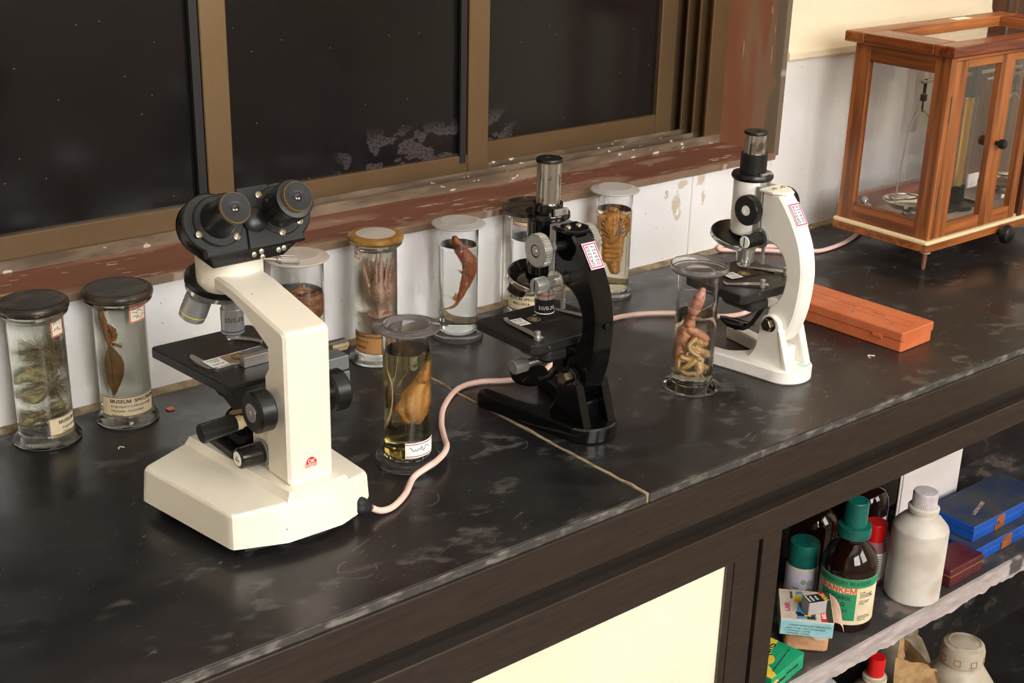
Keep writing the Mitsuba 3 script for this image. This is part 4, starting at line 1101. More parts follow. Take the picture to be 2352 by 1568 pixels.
class Jar:
    """A cylindrical jar: axis (x, y), height h, radii of body, lid and foot; points inside are given as (right, height, towards the camera)."""

    def __init__(s, label, x, y, h, rb, rl, rf, level, liq, foot, lid, mat='glass'):
        s.k = thing('specimen_jar', label, 'specimen jar')
        s.x, s.y, s.r = x, y, rb
        s.ang = math.degrees(math.atan2(CAM[1] - y, CAM[0] - x))
        t = np.array((math.cos(math.radians(s.ang)), math.sin(math.radians(s.ang)), 0))
        s.t, s.rt = t, np.array((-t[1], t[0], 0))
        wall, n = 0.0023, 64
        ri = rb - wall
        if foot == 'moulded':
            zb = 0.0150
            prof = [(0, 0.0), (rf - 0.0020, 0.0), (rf, 0.0018), (rf, 0.0042), (rf - 0.0020, 0.0062), (rb + 0.0042, 0.0095), (rb + 0.0012, 0.0125), (rb, 0.0165)]
        elif foot == 'disc':
            zb = 0.0130
            prof = [(0, 0.0102), (rb - 0.0010, 0.0102), (rb, 0.0112)]
            s.add('foot', lathe([(0, 0), (rf - 0.0008, 0), (rf, 0.0008), (rf, 0.0088), (rf - 0.0010, 0.0100), (0, 0.0100)], n), 'cloudy_foot', label='cloudy acrylic disc foot')
        else:
            zb = 0.0125
            prof = [(0, 0.0), (rf - 0.0010, 0.0), (rf, 0.0012), (rf, 0.0034), (rf - 0.0090, 0.0080), (rb + 0.0008, 0.0090), (rb, 0.0100)]
        zt = h - {'black': 0.0118, 'amber': 0.0095, 'frost': 0.0066, 'plug': 0.0080, 'dish': 0.0100}[lid]
        if lid in ('black', 'amber', 'frost'):
            rim = [(rb, zt - 0.0110), (rb + 0.0008, zt - 0.0085), (rl * 0.93, zt - 0.0040), (rl * 0.95, zt - 0.0016), (rl * 0.93, zt - 0.0002), (ri, zt - 0.0002)] if lid != 'frost' else [(rb, zt - 0.0002), (ri, zt - 0.0002)]
        else:
            rim = [(rb, zt - 0.0003), (ri, zt - 0.0003)]
        s.zt = zt
        level = min(level, zt - 0.004)
        s.add('glass', lathe(prof + rim + [(ri, level)], n), mat, smooth=40)
        q = s.add('liquid', lathe([(0, zb), (ri - 0.0015, zb), (ri, zb + 0.0015), (ri, level)], n), liq, smooth=40, label='preserving liquid')
        s.add('liquid_surface', lathe([(ri, level), (0, level)], n), liq + '_top', par=q, smooth=False)
        if lid == 'black':
            s.add('lid', lathe([(0, zt), (rl - 0.0030, zt), (rl - 0.0006, zt + 0.0022), (rl, zt + 0.0052), (rl - 0.0010, zt + 0.0088), (rl - 0.0034, zt + 0.0108), (rl - 0.0052, zt + 0.0112), (rl - 0.0058, zt + 0.0106), (0, zt + 0.0110)], n), 'lid_black', smooth=36, label='black lacquered lid with a worn rim')
        elif lid == 'amber':
            q = s.add('lid', lathe([(0, zt), (rl - 0.0020, zt), (rl, zt + 0.0030), (rl - 0.0006, zt + 0.0066), (rl - 0.0032, zt + 0.0088), (rl - 0.0090, zt + 0.0094), (0, zt + 0.0094)], n), 'lid_amber', smooth=36, label='amber stained glass lid')
            s.add('lid_centre', lathe([(rl * 0.70, zt + 0.0094), (rl * 0.70, zt + 0.0096), (0, zt + 0.0096)], n), 'lid_frost', par=q, smooth=30)
        elif lid == 'frost':
            s.add('lid', lathe([(0, zt), (rl - 0.0012, zt), (rl, zt + 0.0010), (rl - 0.0010, zt + 0.0026), (rl * 0.74, zt + 0.0050), (rl * 0.68, zt + 0.0064), (rl * 0.64, zt + 0.0066), (rl * 0.58, zt + 0.0058), (0, zt + 0.0060)], n), 'lid_frost_clear' if rl < 0.04 else 'lid_frost', smooth=36, label='frosted flanged lid')
        elif lid == 'plug':
            s.add('lid', lathe([(0, zt + 0.0002), (ri - 0.0006, zt + 0.0002), (rb + 0.001, zt + 0.0006), (rl - 0.0012, zt + 0.0024), (rl, zt + 0.0034), (rl - 0.0010, zt + 0.0046), (rl * 0.74, zt + 0.0066), (rl * 0.70, zt + 0.0078), (rl * 0.62, zt + 0.0062), (rl * 0.56, zt + 0.0030), (0, zt + 0.0026)], n), 'cloudy', smooth=36, label='cloudy plastic lid with a sunken centre')
        else:
            s.add('lid', lathe([(0, zt), (rl - 0.0030, zt + 0.0004), (rl - 0.0006, zt + 0.0020), (rl, zt + 0.0036), (rl, zt + 0.0096), (rl - 0.0004, zt + 0.0100), (rl - 0.0016, zt + 0.0100), (rl - 0.0018, zt + 0.0036), (rl - 0.0050, zt + 0.0022), (0.0190, zt + 0.0022), (0.0170, zt + 0.0034), (0.0150, zt + 0.0024), (0, zt + 0.0024)], n), 'cloudy', smooth=36, label='cloudy plastic dish-shaped lid')

    def add(s, name, m, mat, par=None, **q):
        return add(name, m, mat, par or s.k, at=(s.x, s.y, 0), **q)

    def p(s, u, z, d=0.0):
        return s.rt * u + s.t * d + np.array((0, 0, z))

    def pts(s, P):
        return [s.p(*q) for q in P]

    def limb(s, P, R, n=6):
        P = spline(s.pts(P), n)
        R = np.interp(np.linspace(0, 1, len(P)), np.linspace(0, 1, len(R)), R)
        return chain(P, R)

    def sticker(s, name, da, w, z, h, mat, frame_mat, texts, thick=0.0012, label=None, ang=None):
        """A paper label round the jar. texts: (string, right, up, cap height, material, bold) or ('~', right, up, w, h, material, lines)."""
        a, r = (s.ang + da if ang is None else ang), s.r + 0.0001
        k = s.add(name, wrap(sheet(w, h, 0.0002, 24, 1), r, a, z), mat, smooth=40, label=label)
        if frame_mat:
            s.add('printed_frame', wrap(bent(border(w - 0.0006, h - 0.0006, thick, 0.0003)), r, a, z), frame_mat, par=k, smooth=False)
        for q in texts:
            if q[0] == '~':
                m = moved(scribble(q[3], q[4], hash_seed(q), lines=q[6]), (q[1], q[2], 0))
                s.add('handwriting', wrap(m, r + 0.0001, a, z), q[5], par=k, smooth=False)
            else:
                m = words(q[0], q[3], q[5], center=False)
                m.apply_translation((q[1], q[2], 0))
                s.add('lettering', wrap(m, r + 0.0001, a, z), q[4], par=k, smooth=False)
        return k


def hash_seed(q):
    return int(abs(q[1]) * 1e5 + abs(q[3]) * 1e6) % 9973


# first jar: water plant with bushy roots
j = Jar('specimen jar with a black lid and bushy dried water plants, by the bench end nearest the window pane', 0.5047, -0.0491, 0.1732, 0.0314, 0.0398, 0.0392, 0.170, 'liquid_clear', 'moulded', 'black')
labels[j.k]['label'] = 'black-lidded specimen jar holding pale plant tufts with bushy roots, next to the leaf jar'
r = np.random.default_rng(3)
hair = []
for c0, (a0, b0, n0) in (((0.012, 0.108), (0.024, 0.020, 260)), ((0.008, 0.066), (0.012, 0.010, 110)), ((0.002, 0.030), (0.014, 0.008, 80))):
    for _ in range(n0):
        u0 = c0[0] + r.normal(0, a0 * 0.28)
        z0 = c0[1] + r.normal(0, b0 * 0.28)
        d0 = r.normal(0, 0.006)
        ang = math.atan2(z0 - c0[1], u0 - c0[0]) + r.normal(0, 0.5)
        ln = 0.010 + 0.010 * r.random()
        P = [(u0, z0, d0), (u0 + 0.5 * ln * math.cos(ang) + r.normal(0, 0.001), z0 + 0.5 * ln * math.sin(ang), d0 + r.normal(0, 0.003)), (u0 + ln * math.cos(ang), z0 + ln * math.sin(ang) * 0.9 + r.normal(0, 0.002), d0 + r.normal(0, 0.005))]
        P = np.array(P)
        lim = np.hypot(P[:, 0], P[:, 2])
        P[:, [0, 2]] *= np.minimum(1, 0.0270 / np.maximum(lim, 1e-9))[:, None]
        hair.append(sweep(j.pts(P), [0.00035, 0.0003, 0.00015], 3, cap=False))
kk = j.add('root_hairs', hair, 'flower_root', smooth=False, label='bushy olive-brown root hairs')
labels[kk]['kind'] = 'stuff'
B1 = j.limb([(-0.0151, 0.112), (0.0, 0.112), (0.012, 0.108), (0.020, 0.104)], [0.001, 0.004, 0.006, 0.004]) + j.limb([(0.014, 0.128), (0.013, 0.105), (0.010, 0.080)], [0.002, 0.005, 0.0018]) + j.limb([(-0.012, 0.030), (0.0, 0.031), (0.014, 0.034)], [0.002, 0.006, 0.003])
j.add('root_mass', organic(B1, 0.002, 6, 0.0022, 260.0, 14), 'flower_root', smooth=60)
for pt in ([(0.003, 0.074), (-0.010, 0.082), (-0.0226, 0.0753)], [(0.003, 0.076), (-0.006, 0.088), (-0.010, 0.089)], [(0.003, 0.070), (-0.010, 0.060), (-0.0183, 0.0583)], [(0.003, 0.068), (-0.004, 0.056), (-0.0074, 0.0510)], [(0.004, 0.078), (0.0, 0.088), (-0.0026, 0.0900)], [(0.002, 0.036), (-0.012, 0.028), (-0.0231, 0.0231)], [(0.006, 0.038), (0.012, 0.042), (0.017, 0.0440)]):
    m = organic(j.limb([q + (0.004 * (i - 1),) for i, q in enumerate(pt)], [0.0022, 0.0062, 0.0030]), 0.002, 6, 0.0010, 300.0, 14)
    m.vertices = m.vertices - j.t * ((m.vertices @ j.t) * 0.55)[:, None]
    j.add('petal', m, 'petal', smooth=60)
j.sticker('upper_label', 48, 0.0190, 0.1455, 0.0235, 'paper', 'red_ink', [('~', 0.0, 0.001, 0.013, 0.014, 'ink_pale', 2)], label='small paper label with a red frame')
j.sticker('lower_label', 42, 0.0400, 0.0228, 0.0262, 'paper_tan', 'ink', [('MUSEUM SPECIMEN', -0.0090, 0.0050, 0.0040, 'ink', True), ('Angiosperms', -0.0050, -0.0020, 0.0030, 'ink', False), ('Offset', -0.0050, -0.0080, 0.0030, 'ink', False)], 0.0005, label='paper label reading MUSEUM SPECIMEN')

j.add('backing_plate', place(sheet(0.042, 0.142, 0.0012), j.p(0, 0.088, -0.0165), j.rt, (0, 0, 1)), 'opal', smooth=False, label='white opal backing plate')

# leaf jar
j = Jar('black-lidded specimen jar holding one brown pointed leaf, left of the cream binocular microscope', 0.6036, -0.0526, 0.1695, 0.0303, 0.0414, 0.0371, 0.166, 'liquid_clear', 'moulded', 'black')
P = spline([(-0.0105, 0.0364), (-0.0098, 0.0400), (-0.0092, 0.0480), (-0.0080, 0.0720), (-0.0086, 0.0880), (-0.0108, 0.1005)], 6)
hw = np.interp(P[:, 1], [0.036, 0.0395, 0.048, 0.060, 0.072, 0.084, 0.0930, 0.1005], [0.0016, 0.0016, 0.0045, 0.0078, 0.0088, 0.0072, 0.0040, 0.0010])
rows = []
for (u, z), w_ in zip(P, hw):
    rows.append([j.p(u + s_ * w_, z, 0.004 + 0.0020 * (1 - s_ * s_)) for s_ in np.linspace(-1, 1, 9)])
V = np.array(rows).reshape(-1, 3)
ii, jj = np.meshgrid(np.arange(len(P) - 1), np.arange(8), indexing='ij')
a_ = (ii * 9 + jj).ravel()
q_ = np.stack([a_, a_ + 1, a_ + 10, a_ + 9], 1)
leaf = tm(np.vstack([V, V - j.t * 0.0012]), np.vstack([q_, q_[:, ::-1] + len(V)]))
kl = j.add('leaf', leaf, 'leaf_brown', smooth=60, label='brown pointed leaf')
j.add('midrib', sweep([j.p(u - 0.0016, z, 0.0068) for u, z in P[3:]], 0.0006, 6), 'curl_brown', par=kl, smooth=60)
j.add('leaf_stalk', organic(j.limb([(-0.0108, 0.1000), (-0.0118, 0.1150), (-0.0138, 0.1310), (-0.0157, 0.1450)], [0.0016, 0.0026, 0.0034, 0.0018]) + j.limb([(-0.0112, 0.1020), (-0.0060, 0.1080), (-0.0066, 0.1180), (-0.0095, 0.1240)], [0.0014, 0.0026, 0.0030, 0.0016]) + j.limb([(-0.0108, 0.1020), (-0.0060, 0.1000), (-0.0012, 0.0970)], [0.0018, 0.0014, 0.0016]), 0.0015, 5, 0.0010, 400.0, 14), 'curl_brown', smooth=60, label='curled brown stalk')
j.sticker('upper_label', 46, 0.0260, 0.1443, 0.0250, 'paper', 'red_ink', [('~', 0.0, 0.0, 0.019, 0.018, 'ink_pale', 3)], label='paper label with a red frame and handwriting')
j.sticker('lower_label', 4, 0.0740, 0.0262, 0.0270, 'paper_tan', 'ink', [('MUSEUM  SPECIMEN', -0.0225, 0.0062, 0.0042, 'ink', True), ('Angiosperms Morphology', -0.0220, 0.0004, 0.0031, 'ink', False), ('Phyllode-Australian', -0.0220, -0.0054, 0.0031, 'ink', False), ('Acacia.', -0.0210, -0.0112, 0.0031, 'ink', False)], 0.0005, label='paper label reading MUSEUM SPECIMEN Angiosperms Morphology')

j.add('backing_plate', place(sheet(0.040, 0.142, 0.0012), j.p(0, 0.088, -0.0160), j.rt, (0, 0, 1)), 'opal', smooth=False, label='white opal backing plate')

# organ jar behind the binocular head
j = Jar('specimen jar with a brown organ, behind the sloping arm of the cream microscope', 0.8452, -0.055, 0.1665, 0.0337, 0.0418, 0.0390, 0.1160, 'liquid_pale', 'moulded', 'frost')
j.add('specimen', organic(j.limb([(-0.012, 0.104), (0.004, 0.108), (0.018, 0.106)], [0.010, 0.013, 0.010]) + j.limb([(-0.006, 0.092), (0.010, 0.088), (0.018, 0.094)], [0.009, 0.012, 0.010]) + j.limb([(0.0070, 0.110), (0.0078, 0.1245)], [0.004, 0.0012]), 0.0025, 10, 0.0012, 120.0), 'organ_brown', smooth=60, label='smooth brown organ')

# octopus jar
j = Jar('specimen jar with a pink octopus and an amber rimmed lid, right of the cream microscope', 0.9577, -0.0678, 0.1773, 0.0283, 0.0374, 0.0379, 0.1640, 'liquid_pale', 'moulded', 'amber')
bones = []
for tip, mid, root, d0 in (((-0.0136, 0.1405), (-0.0115, 0.1250), (-0.0080, 0.1060), 0.004), ((-0.0070, 0.1455), (-0.0062, 0.1300), (-0.0040, 0.1080), -0.004), ((0.0012, 0.1490), (0.0004, 0.1320), (0.0000, 0.1080), 0.007), ((0.0058, 0.1560), (0.0050, 0.1340), (0.0050, 0.1080), 0.008),
                           ((0.0118, 0.1390), (0.0108, 0.1270), (0.0090, 0.1070), 0.004), ((0.0186, 0.1480), (0.0150, 0.1290), (0.0125, 0.1060), 0.003), ((0.0190, 0.1300), (0.0165, 0.1180), (0.0130, 0.1020), -0.004), ((-0.0010, 0.138), (0.0020, 0.124), (0.0030, 0.105), -0.008)):
    bones += j.limb([(*root, d0), (*mid, d0), (*tip, d0 * 0.8)], [0.0036, 0.0027, 0.0007])
bones += j.limb([(-0.0060, 0.1060), (-0.0030, 0.0920), (0.0030, 0.0800)], [0.0062, 0.0062, 0.0058]) + j.limb([(0.0020, 0.1070, 0.003), (0.0040, 0.0920, 0.003), (0.0050, 0.0780)], [0.0090, 0.0100, 0.0070]) + j.limb([(0.0130, 0.1060), (0.0120, 0.0920), (0.0080, 0.0800)], [0.0062, 0.0072, 0.0058])
bones += j.limb([(0.0050, 0.0800), (0.0050, 0.0720), (0.0040, 0.0660)], [0.0068, 0.0062, 0.0070]) + j.limb([(-0.0070, 0.0660, 0.003), (0.0030, 0.0640, 0.006), (0.0125, 0.0660, 0.003)], [0.0046, 0.0062, 0.0046]) + j.limb([(0.0020, 0.0640), (0.0010, 0.0500), (0.0030, 0.0300)], [0.0080, 0.0084, 0.0060])
octo = j.add('octopus', organic(bones, 0.0018, 6, 0.0009, 420.0, 14), 'octopus', smooth=60, label='pink preserved octopus with its arms upwards')
suck = []
for tip, root in (((-0.0128, 0.1330), (-0.0120, 0.1060)), ((0.0006, 0.1420), (0.0030, 0.1080)), ((0.0048, 0.1480), (0.0042, 0.1120)), ((0.0112, 0.1350), (0.0100, 0.1120)), ((0.0172, 0.1420), (0.0165, 0.1080))):
    for t_ in np.linspace(0.0, 0.95, 11):
        c_ = np.array(root) * (1 - t_) + np.array(tip) * t_
        suck.append(moved(trimesh.creation.icosphere(1, 0.0009 * (1 - 0.5 * t_)), j.p(c_[0] + 0.0030 * (1 - 0.6 * t_), c_[1], 0.0075)))
j.add('suckers', suck, 'octopus', par=octo, smooth=60)
j.sticker('upper_label', -62, 0.0170, 0.1570, 0.0215, 'paper', 'red_ink', [('~', 0.001, 0.0, 0.010, 0.014, 'ink_pale', 2)], label='small paper label with a red frame')
j.sticker('lower_label', -34, 0.0480, 0.0300, 0.0290, 'paper_brown', 'ink', [('MUSEUM SPECIMEN', -0.0200, 0.0080, 0.0034, 'ink', True), ('MOLLUSCA', -0.0180, 0.0010, 0.0030, 'ink', False), ('Octopus', -0.0160, -0.0070, 0.0032, 'ink', True)], 0.0006, label='brown paper label reading SPECIMEN')

j.add('backing_plate', place(sheet(0.034, 0.138, 0.0012), j.p(0, 0.088, -0.0165), j.rt, (0, 0, 1)), 'opal', smooth=False, label='white opal backing plate')

# fish jar
j = Jar('specimen jar with an orange curved fish in clear liquid, right of the octopus jar', 1.0979, -0.0647, 0.1716, 0.0277, 0.0379, 0.0361, 0.1370, 'liquid_clear', 'disc', 'frost')
fb = j.limb([(-0.0046, 0.1440), (0.0030, 0.1290), (0.0110, 0.1130), (0.0120, 0.1000), (0.0085, 0.0850), (0.0045, 0.0690), (0.0005, 0.0560)], [0.0046, 0.0070, 0.0086, 0.0082, 0.0062, 0.0038, 0.0022])
fish = organic(fb, 0.0018, 8, 0.0009, 300.0, 16)
kf = j.add('fish', fish, 'fish_orange', smooth=60, label='curved orange preserved fish')
j.add('tail', organic(j.limb([(0.0020, 0.0600), (-0.0030, 0.0480), (-0.0110, 0.0430), (-0.0190, 0.0415)], [0.0020, 0.0018, 0.0012, 0.0006]), 0.0015, 3), 'fin', par=kf, smooth=60)
for pt in ([(0.0030, 0.0660), (-0.0030, 0.0660), (-0.0060, 0.0580), (0.0000, 0.0520)], [(0.0140, 0.1080), (0.0190, 0.1080), (0.0180, 0.0960), (0.0140, 0.0980)], [(0.0030, 0.1000), (0.0, 0.1010), (0.0020, 0.0960), (0.0060, 0.0960)]):
    g = np.array([j.p(u, z, 0.001) for u, z in pt])
    j.add('fin', tm(np.vstack([g, g - j.t * 0.0009]), [(0, 1, 2, 3), (7, 6, 5, 4), (0, 4, 5, 1), (1, 5, 6, 2), (2, 6, 7, 3), (3, 7, 4, 0)]), 'fin', par=kf, smooth=False)
j.add('thread', sweep(j.pts([(-0.020, 0.130, 0.006), (0.0, 0.1265, 0.012), (0.018, 0.131, 0.006)]), 0.00018, 5), 'thread')
j.add('thread', sweep(j.pts([(-0.020, 0.066, 0.010), (0.0, 0.0620, 0.014), (0.020, 0.0620, 0.008)]), 0.00018, 5), 'thread')

# jar behind the black microscope
j = Jar('black-lidded specimen jar of clear liquid with a tan label, half hidden behind the black microscope', 1.2400, -0.055, 0.1710, 0.0322, 0.0446, 0.0400, 0.1200, 'liquid_clear', 'moulded', 'black')
sp = [(0.018 * math.exp(-0.12 * t_) * math.cos(t_), 0.032 - 0.006 * math.sin(0.6 * t_), 0.014 * math.exp(-0.12 * t_) * math.sin(t_), 0.0055 * math.exp(-0.12 * t_)) for t_ in np.linspace(0, 10, 26)]
j.add('shell', organic(chain(j.pts([q[:3] for q in sp]), [q[3] + 0.001 for q in sp]), 0.002, 5, 0.0005, 300.0, 14), 'paper', smooth=60, label='pale coiled shell')
j.sticker('upper_label', -32, 0.0290, 0.1536, 0.0205, 'paper_tan', 'red_ink', [('~', 0.0, 0.0, 0.018, 0.010, 'ink_pale', 1)], label='tan paper label with a red frame')
j.sticker('lower_label', -26, 0.0640, 0.0255, 0.0260, 'paper_tan', 'ink', [('MUSEUM SPECIMEN', -0.0225, 0.0052, 0.0042, 'ink', True), ('MOLLUSCA', -0.0130, -0.0020, 0.0036, 'ink', True)], 0.0006, label='tan paper label reading MUSEUM SPECIMEN MOLLUSCA')

# lobster jar
j = Jar('specimen jar packed with a tan crayfish, behind the black school microscope', 1.3997, -0.0597, 0.1732, 0.0282, 0.0378, 0.0340, 0.1385, 'liquid_straw', 'disc', 'frost')
lb = j.limb([(-0.002, 0.132, 0.004), (-0.002, 0.112, 0.004), (0.0, 0.094, 0.003)], [0.0105, 0.0130, 0.0115], 3)
for i_, (z_, r_) in enumerate(((0.0900, 0.0125), (0.0815, 0.0120), (0.0735, 0.0112), (0.0660, 0.0102), (0.0590, 0.0090))):
    lb += [(j.p(-0.0055, z_, 0.003), r_ * 0.62, j.p(0.0065, z_, 0.003), r_ * 0.62)]
lb += j.limb([(0.0020, 0.0540, 0.002), (0.0045, 0.0420, 0.002)], [0.0080, 0.0066], 2)
cray = j.add('crayfish', organic(lb, 0.0020, 5, 0.0012, 260.0, 16), 'lobster', smooth=60, label='tan preserved crayfish')
for s_ in (-1, 1):
    for q_ in range(5):
        z_ = 0.1180 - 0.0060 * q_
        j.add('leg', organic(j.limb([(s_ * 0.0050, z_, 0.0120), (s_ * (0.0120 + 0.0012 * q_), z_ + 0.0060, 0.0130), (s_ * (0.0205 - 0.0006 * q_), z_ + 0.0150, 0.0070)], [0.0016, 0.0018, 0.0011], 4), 0.0016, 3, 0.0, 1, 10), 'lobster', par=cray, smooth=60)
    j.add('claw', organic(j.limb([(s_ * 0.0080, 0.1300, 0.006), (s_ * 0.0160, 0.1240, 0.006), (s_ * 0.0190, 0.1060, 0.003)], [0.0048, 0.0056, 0.0026], 4), 0.0018, 4, 0.0008, 300, 12), 'lobster', par=cray, smooth=60)
for dx_ in (-0.006, 0.0, 0.006):
    j.add('feeler', sweep(spline(j.pts([(dx_, 0.1300, 0.0145), (dx_ * 1.6, 0.1140, 0.0165), (dx_ * 0.6, 0.0980, 0.0150)]), 5), 0.0009, 6), 'lobster', par=cray, smooth=60)
j.add('thread', sweep(j.pts([(-0.020, 0.074, 0.010), (0.0, 0.071, 0.015), (0.020, 0.0735, 0.009)]), 0.00018, 5), 'thread')

# embryo jar in front
j = Jar('plastic jar of amber liquid with a pale embryo, right of the cream microscope', 0.8099, -0.3503, 0.1695, 0.0273, 0.0381, 0.0372, 0.1390, 'liquid_amber', 'disc', 'plug', 'glass')
eb = j.limb([(0.0185, 0.1240, 0.002), (0.0165, 0.1150, 0.004), (0.0140, 0.1060, 0.004)], [0.0026, 0.0054, 0.0075]) + j.limb([(0.0120, 0.1000, 0.003), (0.0060, 0.0860, 0.004), (0.0040, 0.0720, 0.004), (0.0060, 0.0600, 0.003)], [0.0078, 0.0110, 0.0118, 0.0085]) + j.limb([(0.0140, 0.0940), (0.0135, 0.0740), (0.0080, 0.0530)], [0.0070, 0.0080, 0.0040]) + j.limb([(0.0030, 0.0840, 0.008), (-0.0040, 0.0700, 0.006), (0.0, 0.0560, 0.004)], [0.0060, 0.0070, 0.0050])
ke = j.add('embryo', organic(eb, 0.0018, 8, 0.0007, 160.0, 18), 'embryo', smooth=60, label='pale curled embryo')
j.add('ear', organic(j.limb([(0.0200, 0.1180, 0.003), (0.0215, 0.1260, 0.002)], [0.0020, 0.0012], 3), 0.0015, 2), 'embryo', par=ke, smooth=60)
j.add('backing_plate', place(sheet(0.026, 0.128, 0.0011), j.p(-0.0040, 0.0800, -0.0125), j.rt, (0, 0, 1)), 'pane_glass', smooth=False)
for P_ in ([(-0.0075, 0.1350, 0.004), (-0.0105, 0.1100, 0.006), (-0.0180, 0.0850, 0.006)], [(0.0185, 0.1400, 0.012), (0.0110, 0.1000, 0.0170), (0.0040, 0.0500, 0.0180), (0.0000, 0.0240, 0.0170)], [(-0.0175, 0.0930, 0.006), (0.0, 0.0880, 0.0165), (0.0120, 0.0840, 0.0160)]):
    j.add('thread', sweep(spline(j.pts(P_), 5), 0.0002, 5), 'thread', smooth=60)
kp = j.sticker('lower_label', 38, 0.0420, 0.0250, 0.0190, 'paper_white', None, [('~', -0.003, 0.0005, 0.026, 0.0090, 'ink', 1)], label='white paper label with maroon lines and handwriting')
for z_ in (-0.0074, 0.0074):
    j.add('printed_line', wrap(bent(cbox((0, z_, 0.0002), (0.0415, 0.0008, 0.0003))), j.r + 0.0001, j.ang + 38, 0.0250), 'maroon_ink', par=kp, smooth=False)
j.add('pen_mark', wrap(bent(trimesh.util.concatenate([cbox((x_, 0, 0.0002), (0.0008, h_, 0.0003)) for x_, h_ in ((-0.006, 0.004), (0.0, 0.008), (0.004, 0.010))])), j.r, j.ang + 52, 0.0440), 'ink', smooth=False, label='pen strokes on the jar')

# dissected animal jar in front of the white microscope
j = Jar('plastic jar with a dissected pink animal, in front of the white microscope', 1.2365, -0.3909, 0.1695, 0.0268, 0.0375, 0.0384, 0.1035, 'liquid_straw', 'sloped', 'dish', 'glass')
ib = j.limb([(0.0060, 0.1360, 0.006), (0.0020, 0.1260, 0.006), (-0.0010, 0.1150, 0.004)], [0.0040, 0.0080, 0.0086]) + j.limb([(-0.0030, 0.1080, 0.003), (-0.0055, 0.0980, 0.002), (-0.0060, 0.0880, 0.002)], [0.0084, 0.0052, 0.0060]) + j.limb([(-0.0070, 0.0820), (-0.0100, 0.0660), (-0.0140, 0.0480), (-0.0150, 0.0340)], [0.0072, 0.0092, 0.0074, 0.0040]) + j.limb([(-0.0030, 0.0800, 0.003), (0.0050, 0.0760, 0.004), (0.0115, 0.0700, 0.002)], [0.0068, 0.0062, 0.0040])
ka = j.add('animal', organic(ib, 0.0018, 7, 0.0009, 220.0, 18), 'skin_pink', smooth=60, label='pink dissected animal')
gb = []
for i_ in range(9):
    t_ = i_ / 8
    gb += [(j.p(0.0000 + 0.0120 * math.sin(i_ * 1.9), 0.0700 - 0.034 * t_, 0.0090), 0.0042, j.p(0.0100 - 0.0070 * math.sin(i_ * 1.3), 0.0660 - 0.034 * t_, 0.0100), 0.0040)]
j.add('entrails', organic(gb, 0.0016, 4, 0.0012, 380.0, 14), 'gut', par=ka, smooth=60, label='pale folded entrails')
j.add('gut_tube', organic(j.limb([(0.0010, 0.0730, 0.0140), (-0.0050, 0.0640, 0.0165), (-0.0020, 0.0560, 0.0170), (0.0060, 0.0500, 0.0160)], [0.0026, 0.0030, 0.0030, 0.0022], 5), 0.0016, 4), 'gut_pale', par=ka, smooth=60)
for P_, R_ in (([(0.0020, 0.0420, 0.010), (-0.0060, 0.0330, 0.012), (-0.0160, 0.0270, 0.008), (-0.0170, 0.0400, 0.004)], [0.0044, 0.0036, 0.0026, 0.0018]), ([(-0.0130, 0.0440, 0.006), (-0.0150, 0.0300, 0.008), (-0.0060, 0.0230, 0.012), (0.0040, 0.0250, 0.013)], [0.0032, 0.0028, 0.0028, 0.0034]), ([(0.0060, 0.0400, 0.010), (0.0080, 0.0290, 0.012), (0.0060, 0.0210, 0.012)], [0.0040, 0.0052, 0.0026])):
    j.add('leg', organic(j.limb(P_, R_, 5), 0.0016, 4, 0.0009, 380.0, 12), 'gut', par=ka, smooth=60)
for P_ in ([(0.0080, 0.0400, 0.012), (0.0130, 0.0320, 0.010), (0.0150, 0.0240, 0.008)], [(0.0120, 0.0340, 0.011), (0.0180, 0.0310, 0.006)], [(0.0090, 0.0260, 0.013), (0.0130, 0.0190, 0.010), (0.0100, 0.0160, 0.009)]):
    j.add('thread', sweep(spline(j.pts(P_), 5), 0.0006, 5), 'gut_pale', smooth=60)
for P_ in ([(-0.017, 0.1170, 0.004), (-0.009, 0.1130, 0.012), (0.004, 0.1120, 0.017), (0.018, 0.1170, 0.006)], [(-0.0180, 0.1330, 0.002), (0.0, 0.1330, -0.004), (0.0180, 0.1330, 0.002)], [(-0.0190, 0.0840, 0.004), (0.0, 0.0800, 0.016), (0.0190, 0.0840, 0.004)]):
    j.add('thread', sweep(spline(j.pts(P_), 5), 0.0002, 5), 'thread', smooth=60)

